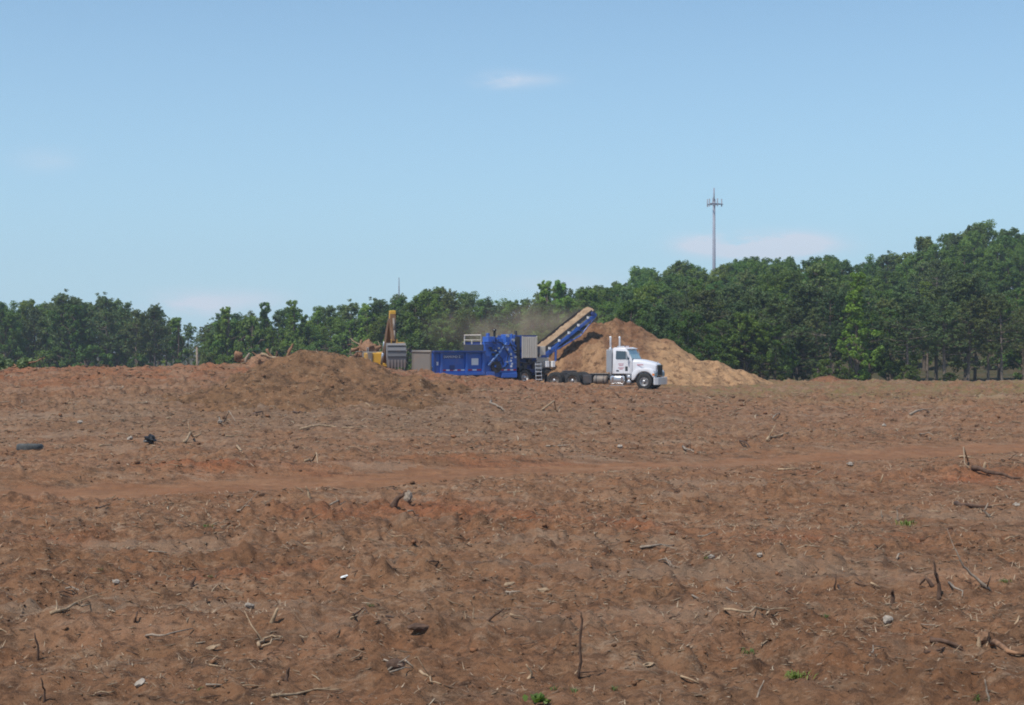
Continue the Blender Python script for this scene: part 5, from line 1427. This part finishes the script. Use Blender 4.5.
# generic sticks
rg = np.random.default_rng(404)
for i in range(70):
    px = rg.random() * 1024; py = 400 + 300 * rg.random() ** 0.9
    g_ = ground_at(px, py)
    s_, d_ = track_coords(np.array([g_.x]), np.array([g_.y]))
    if abs(d_[0]) < 2.2: continue
    ln = (9 + 16 * rg.random()); an = rg.normal() * 0.5
    dark = rg.random() < 0.33
    stick([(px - ln / 2 * math.cos(an), py - ln / 4 * math.sin(an)), (px + ln / 2 * math.cos(an), py + ln / 4 * math.sin(an))], 0.0008 * g_.y * (0.6 + 0.5 * rg.random()),
          DW if dark else (PW if rg.random() < 0.6 else GW), 'short dark twig lying loose on the churned soil' if dark else 'short pale twig lying loose on the churned soil', 'twig', 'loose dark twigs' if dark else 'loose pale twigs', twigs=int(rg.random() * 2), lift=0.02, seed=i)

# ------------------------------------------------------------------ green tufts
def tuft(px, py, size, n, label, seed, broad=False, col=(0.17, 0.23, 0.06)):
    rg_ = np.random.default_rng(seed); V = []; Fs = []
    for i in range(n):
        a = rg_.random() * 6.28; lean = 0.25 + 0.7 * rg_.random(); l = size * (0.5 + 0.6 * rg_.random())
        b0 = Vector((rg_.normal() * size * 0.5, rg_.normal() * size * 0.35, -0.01)); dr = Vector((math.cos(a) * lean, math.sin(a) * lean, 1)).normalized()
        sd_ = Vector((-math.sin(a), math.cos(a), 0)) * (0.035 if broad else 0.008) * (size / 0.12)
        m_ = b0 + dr * l * 0.6; e = b0 + dr * l + Vector((math.cos(a), math.sin(a), -0.5)) * l * 0.25
        o_ = len(V); V += [b0 - sd_ * 0.4, b0 + sd_ * 0.4, m_ + sd_, m_ - sd_, e]; Fs += [(o_, o_ + 1, o_ + 2, o_ + 3), (o_ + 3, o_ + 2, o_ + 4)]
    me = bpy.data.meshes.new('grass'); me.from_pydata([tuple(v_) for v_ in V], [], Fs)
    o = link_mesh('leafy_plant' if broad else 'grass_tuft', me, M['leaf']); o.color = (*col, 1); place(o, px, py)
    tag(o, label, 'plant' if broad else 'grass', None if 'bare' not in label else 'green tufts on bare soil')
tuft(797, 678, 0.085, 70, 'largest bright green grass tuft in the near dirt', 1)
tuft(907, 525, 0.13, 45, 'bright green tuft beside two standing pale twigs', 2)
tuft(539, 702, 0.085, 18, 'small leafy green plant beside the bent pale twig', 3, True, (0.10, 0.155, 0.035))
for i, (px, py, s) in enumerate(((749, 653, 0.07), (826, 618, 0.05), (979, 702, 0.07), (707, 559, 0.05), (210, 577, 0.05), (556, 690, 0.05), (575, 692, 0.05), (208, 527, 0.08), (615, 690, 0.05), (200, 690, 0.04), (1006, 583, 0.06), (370, 608, 0.05), (100, 570, 0.05))):
    tuft(px, py, s, 24, 'small green tuft sprouting from the bare soil', 10 + i, False, (0.10, 0.16, 0.05))

# ------------------------------------------------------------------ loose stuff
def scatter_pos(n, rg_, ymin, ymax, pw=1.0):
    u = rg_.random(n) ** pw
    Y = ymin * (ymax / ymin) ** u
    X = (rg_.random(n) * 1.2 - 0.1) * 1024
    return (X - 512) / F * Y, Y
def surf(X, Y):
    g_ = H(X, Y); m_ = mound_h(X, Y, g_ - 9)
    return np.where((X > -17) & (X < 1) & (Y > 55) & (Y < 84), np.maximum(g_, m_), g_)
def twig_stuff(n, seed):
    rg_ = np.random.default_rng(seed)
    X, Y = scatter_pos(n, rg_, 9, 92, 0.75)
    s, d = track_coords(X, Y)
    dens = vnoise(X / 2.2, Y / 2.2, 301) * 0.6 + vnoise(X / 0.7, Y / 0.7, 303) * 0.4 + 0.12 * np.exp(-(((X + 6) / 14) ** 2 + ((Y - 62) / 12) ** 2))
    keep = (np.abs(d) > 2.0) & (rg_.random(n) < np.clip((dens - 0.22) * 2.2, 0.02, 1))
    X, Y = X[keep], Y[keep]; n = len(X)
    Z = surf(X, Y)
    L_ = (0.020 + 0.0034 * Y) * (0.3 + 1.6 * rg_.random(n) ** 3.0 + 0.5 * rg_.random(n))
    a = rg_.random(n) * 6.28; el = rg_.normal(size=n) * 0.22
    D = np.stack([np.cos(a) * np.cos(el), np.sin(a) * np.cos(el), np.sin(el)], 1)
    Sd = np.stack([-np.sin(a), np.cos(a), np.zeros(n)], 1); U = np.cross(D, Sd)
    r_ = (0.0022 + 0.00028 * Y) * (0.5 + rg_.random(n))
    C = np.stack([X, Y, Z + r_ * 0.8], 1)
    bend = rg_.normal(size=n) * 0.12
    V = []
    for t_, rr in ((-1, 0.6), (0, 1.0), (1, 0.5)):
        c = C + D * (t_ * L_ / 2)[:, None] + Sd * (bend * L_ * (1 - t_ * t_))[:, None]
        for k in range(3):
            an = 2.094 * k + 0.5
            V.append(c + (Sd * math.cos(an) + U * math.sin(an)) * (r_ * rr)[:, None])
    V = np.stack(V, 1)
    fi = []
    for i in range(2):
        for k in range(3): fi.append((i * 3 + k, i * 3 + (k + 1) % 3, (i + 1) * 3 + (k + 1) % 3, (i + 1) * 3 + k))
    fi = np.array(fi)
    Fq = (np.arange(n) * 9)[:, None, None] + fi[None]
    me = np_mesh('wood_litter', V.reshape(-1, 3), Fq.reshape(-1, 4))
    set_attr(me, 'tone', np.repeat(np.clip(rg_.beta(2.0, 2.2, n), 0, 1), 9))
    o = link_mesh('wood_litter', me, M['litter'])
    tag(o, 'splinters, twigs and chips scattered over the cleared soil', 'wood litter', None, 'stuff')
twig_stuff(40000, 51)
def clod_stuff(n, seed):
    rg_ = np.random.default_rng(seed)
    X, Y = scatter_pos(n, rg_, 9, 95, 0.8)
    s, d = track_coords(X, Y)
    dens = vnoise(X / 1.8, Y / 1.8, 311)
    keep = (np.abs(d) > 1.9) & (rg_.random(n) < np.clip((dens - 0.3) * 2.5, 0.02, 1)) & ~((Y > 97) & (X > 0))
    X, Y = X[keep], Y[keep]; n = len(X); Z = surf(X, Y)
    bm = bmesh.new(); bmesh.ops.create_icosphere(bm, subdivisions=1, radius=1)
    bv = np.array([v_.co[:] for v_ in bm.verts]); bf = np.array([[v_.index for v_ in f.verts] for f in bm.faces]); bm.free()
    sz = (0.008 + 0.0010 * Y) * (0.35 + 1.1 * rg_.random(n) ** 5 + 0.4 * rg_.random(n))
    V = bv[None] * (0.45 + 0.9 * rg_.random((n, len(bv), 1))) * np.stack([sz * (0.8 + 0.6 * rg_.random(n)), sz, sz * 0.75], 1)[:, None, :]
    V = V + np.stack([X, Y, Z + sz * 0.25], 1)[:, None, :]
    Fq = (np.arange(n) * len(bv))[:, None, None] + bf[None]
    me = np_mesh('soil_clods', V.reshape(-1, 3), Fq.reshape(-1, 3))
    set_attr(me, 'tone', np.repeat(rg_.random(n), len(bv)))
    o = link_mesh('soil_clods', me, M['clod'], None, False)
    tag(o, 'loose clods of brown and red earth strewn over the field', 'soil clods', None, 'stuff')
clod_stuff(7000, 61)
def dry_straw(n, seed):
    rg_ = np.random.default_rng(seed)
    X, Y = scatter_pos(n, rg_, 10, 40, 0.8)
    dens = vnoise(X / 1.4, Y / 0.9, 321)
    s, d = track_coords(X, Y)
    keep = (rg_.random(n) < np.clip((dens - 0.52) * 4, 0, 1)) & (np.abs(d) > 2.2)
    X, Y = X[keep], Y[keep]; n = len(X); Z = surf(X, Y)
    a = rg_.random(n) * 6.28; l = (0.03 + 0.0022 * Y) * (0.5 + rg_.random(n)); up = 0.15 + 0.6 * rg_.random(n) ** 2
    D = np.stack([np.cos(a), np.sin(a), up], 1); Sd = np.stack([-np.sin(a), np.cos(a), np.zeros(n)], 1) * (0.002 + 0.00025 * Y)[:, None]
    B = np.stack([X, Y, Z - 0.004], 1)
    V = np.stack([B - Sd, B + Sd, B + D * l[:, None] + Sd * 0.3, B + D * l[:, None] - Sd * 0.3], 1).reshape(-1, 3)
    me = np_mesh('dry_grass', V, np.arange(len(V)).reshape(-1, 4))
    set_attr(me, 'tone', np.repeat(0.35 + 0.5 * rg_.random(n), 4))
    o = link_mesh('dry_grass', me, M['litter'])
    tag(o, 'thin patches of dry pale grass lying over the soil', 'dry grass', None, 'stuff')
dry_straw(30000, 71)

# ------------------------------------------------------------------ dust and haze
def dust():
    c = at(520, 330, 124)
    bm = bmesh.new(); bmesh.ops.create_icosphere(bm, subdivisions=3, radius=1)
    for v_ in bm.verts: v_.co = Vector((v_.co.x * 10.0, v_.co.y * 4.5, v_.co.z * 3.3))
    me = bpy.data.meshes.new('dust_cloud'); bm.to_mesh(me); bm.free()
    m_ = bpy.data.materials.new('dust'); m_.use_nodes = True; t = m_.node_tree; t.nodes.clear()
    out = t.nodes.new('ShaderNodeOutputMaterial'); pv = t.nodes.new('ShaderNodeVolumePrincipled')
    pv.inputs['Color'].default_value = (0.80, 0.62, 0.45, 1); pv.inputs['Anisotropy'].default_value = 0.2
    tcn = t.nodes.new('ShaderNodeTexCoord'); mpn = t.nodes.new('ShaderNodeMapping'); mpn.inputs['Scale'].default_value = (1 / 10.0, 1 / 4.5, 1 / 3.3)
    t.links.new(tcn.outputs['Object'], mpn.inputs[0])
    ln = t.nodes.new('ShaderNodeVectorMath'); ln.operation = 'LENGTH'; t.links.new(mpn.outputs[0], ln.inputs[0])
    fall = ramp(t, ln.outputs['Value'], 0.95, 0.15)
    nz = ramp(t, noise(t, 0.32, 4, 0.6), 0.38, 0.70)
    t.links.new(mul(t, mul(t, fall, nz), 0.27), pv.inputs['Density'])
    t.links.new(pv.outputs[0], out.inputs['Volume'])
    o = link_mesh('dust_cloud', me, m_); o.location = c
    tag(o, 'drifting brown dust hanging in the air behind the grinder', 'dust', None, 'stuff')
dust()
def haze():
    mb = MB(); mb.box(-1100, 1100, -1100, 1100, -9, 70)
    m_ = bpy.data.materials.new('haze_air'); m_.use_nodes = True; t = m_.node_tree; t.nodes.clear()
    out = t.nodes.new('ShaderNodeOutputMaterial'); pv = t.nodes.new('ShaderNodeVolumePrincipled')
    pv.inputs['Color'].default_value = (0.70, 0.84, 1.0, 1); pv.inputs['Density'].default_value = 0.00034; pv.inputs['Anisotropy'].default_value = 0.2
    t.links.new(pv.outputs[0], out.inputs['Volume'])
    o = mb.build('haze', m_)
    tag(o, 'thin bluish summer haze over the field', 'haze', None, 'stuff')
haze()
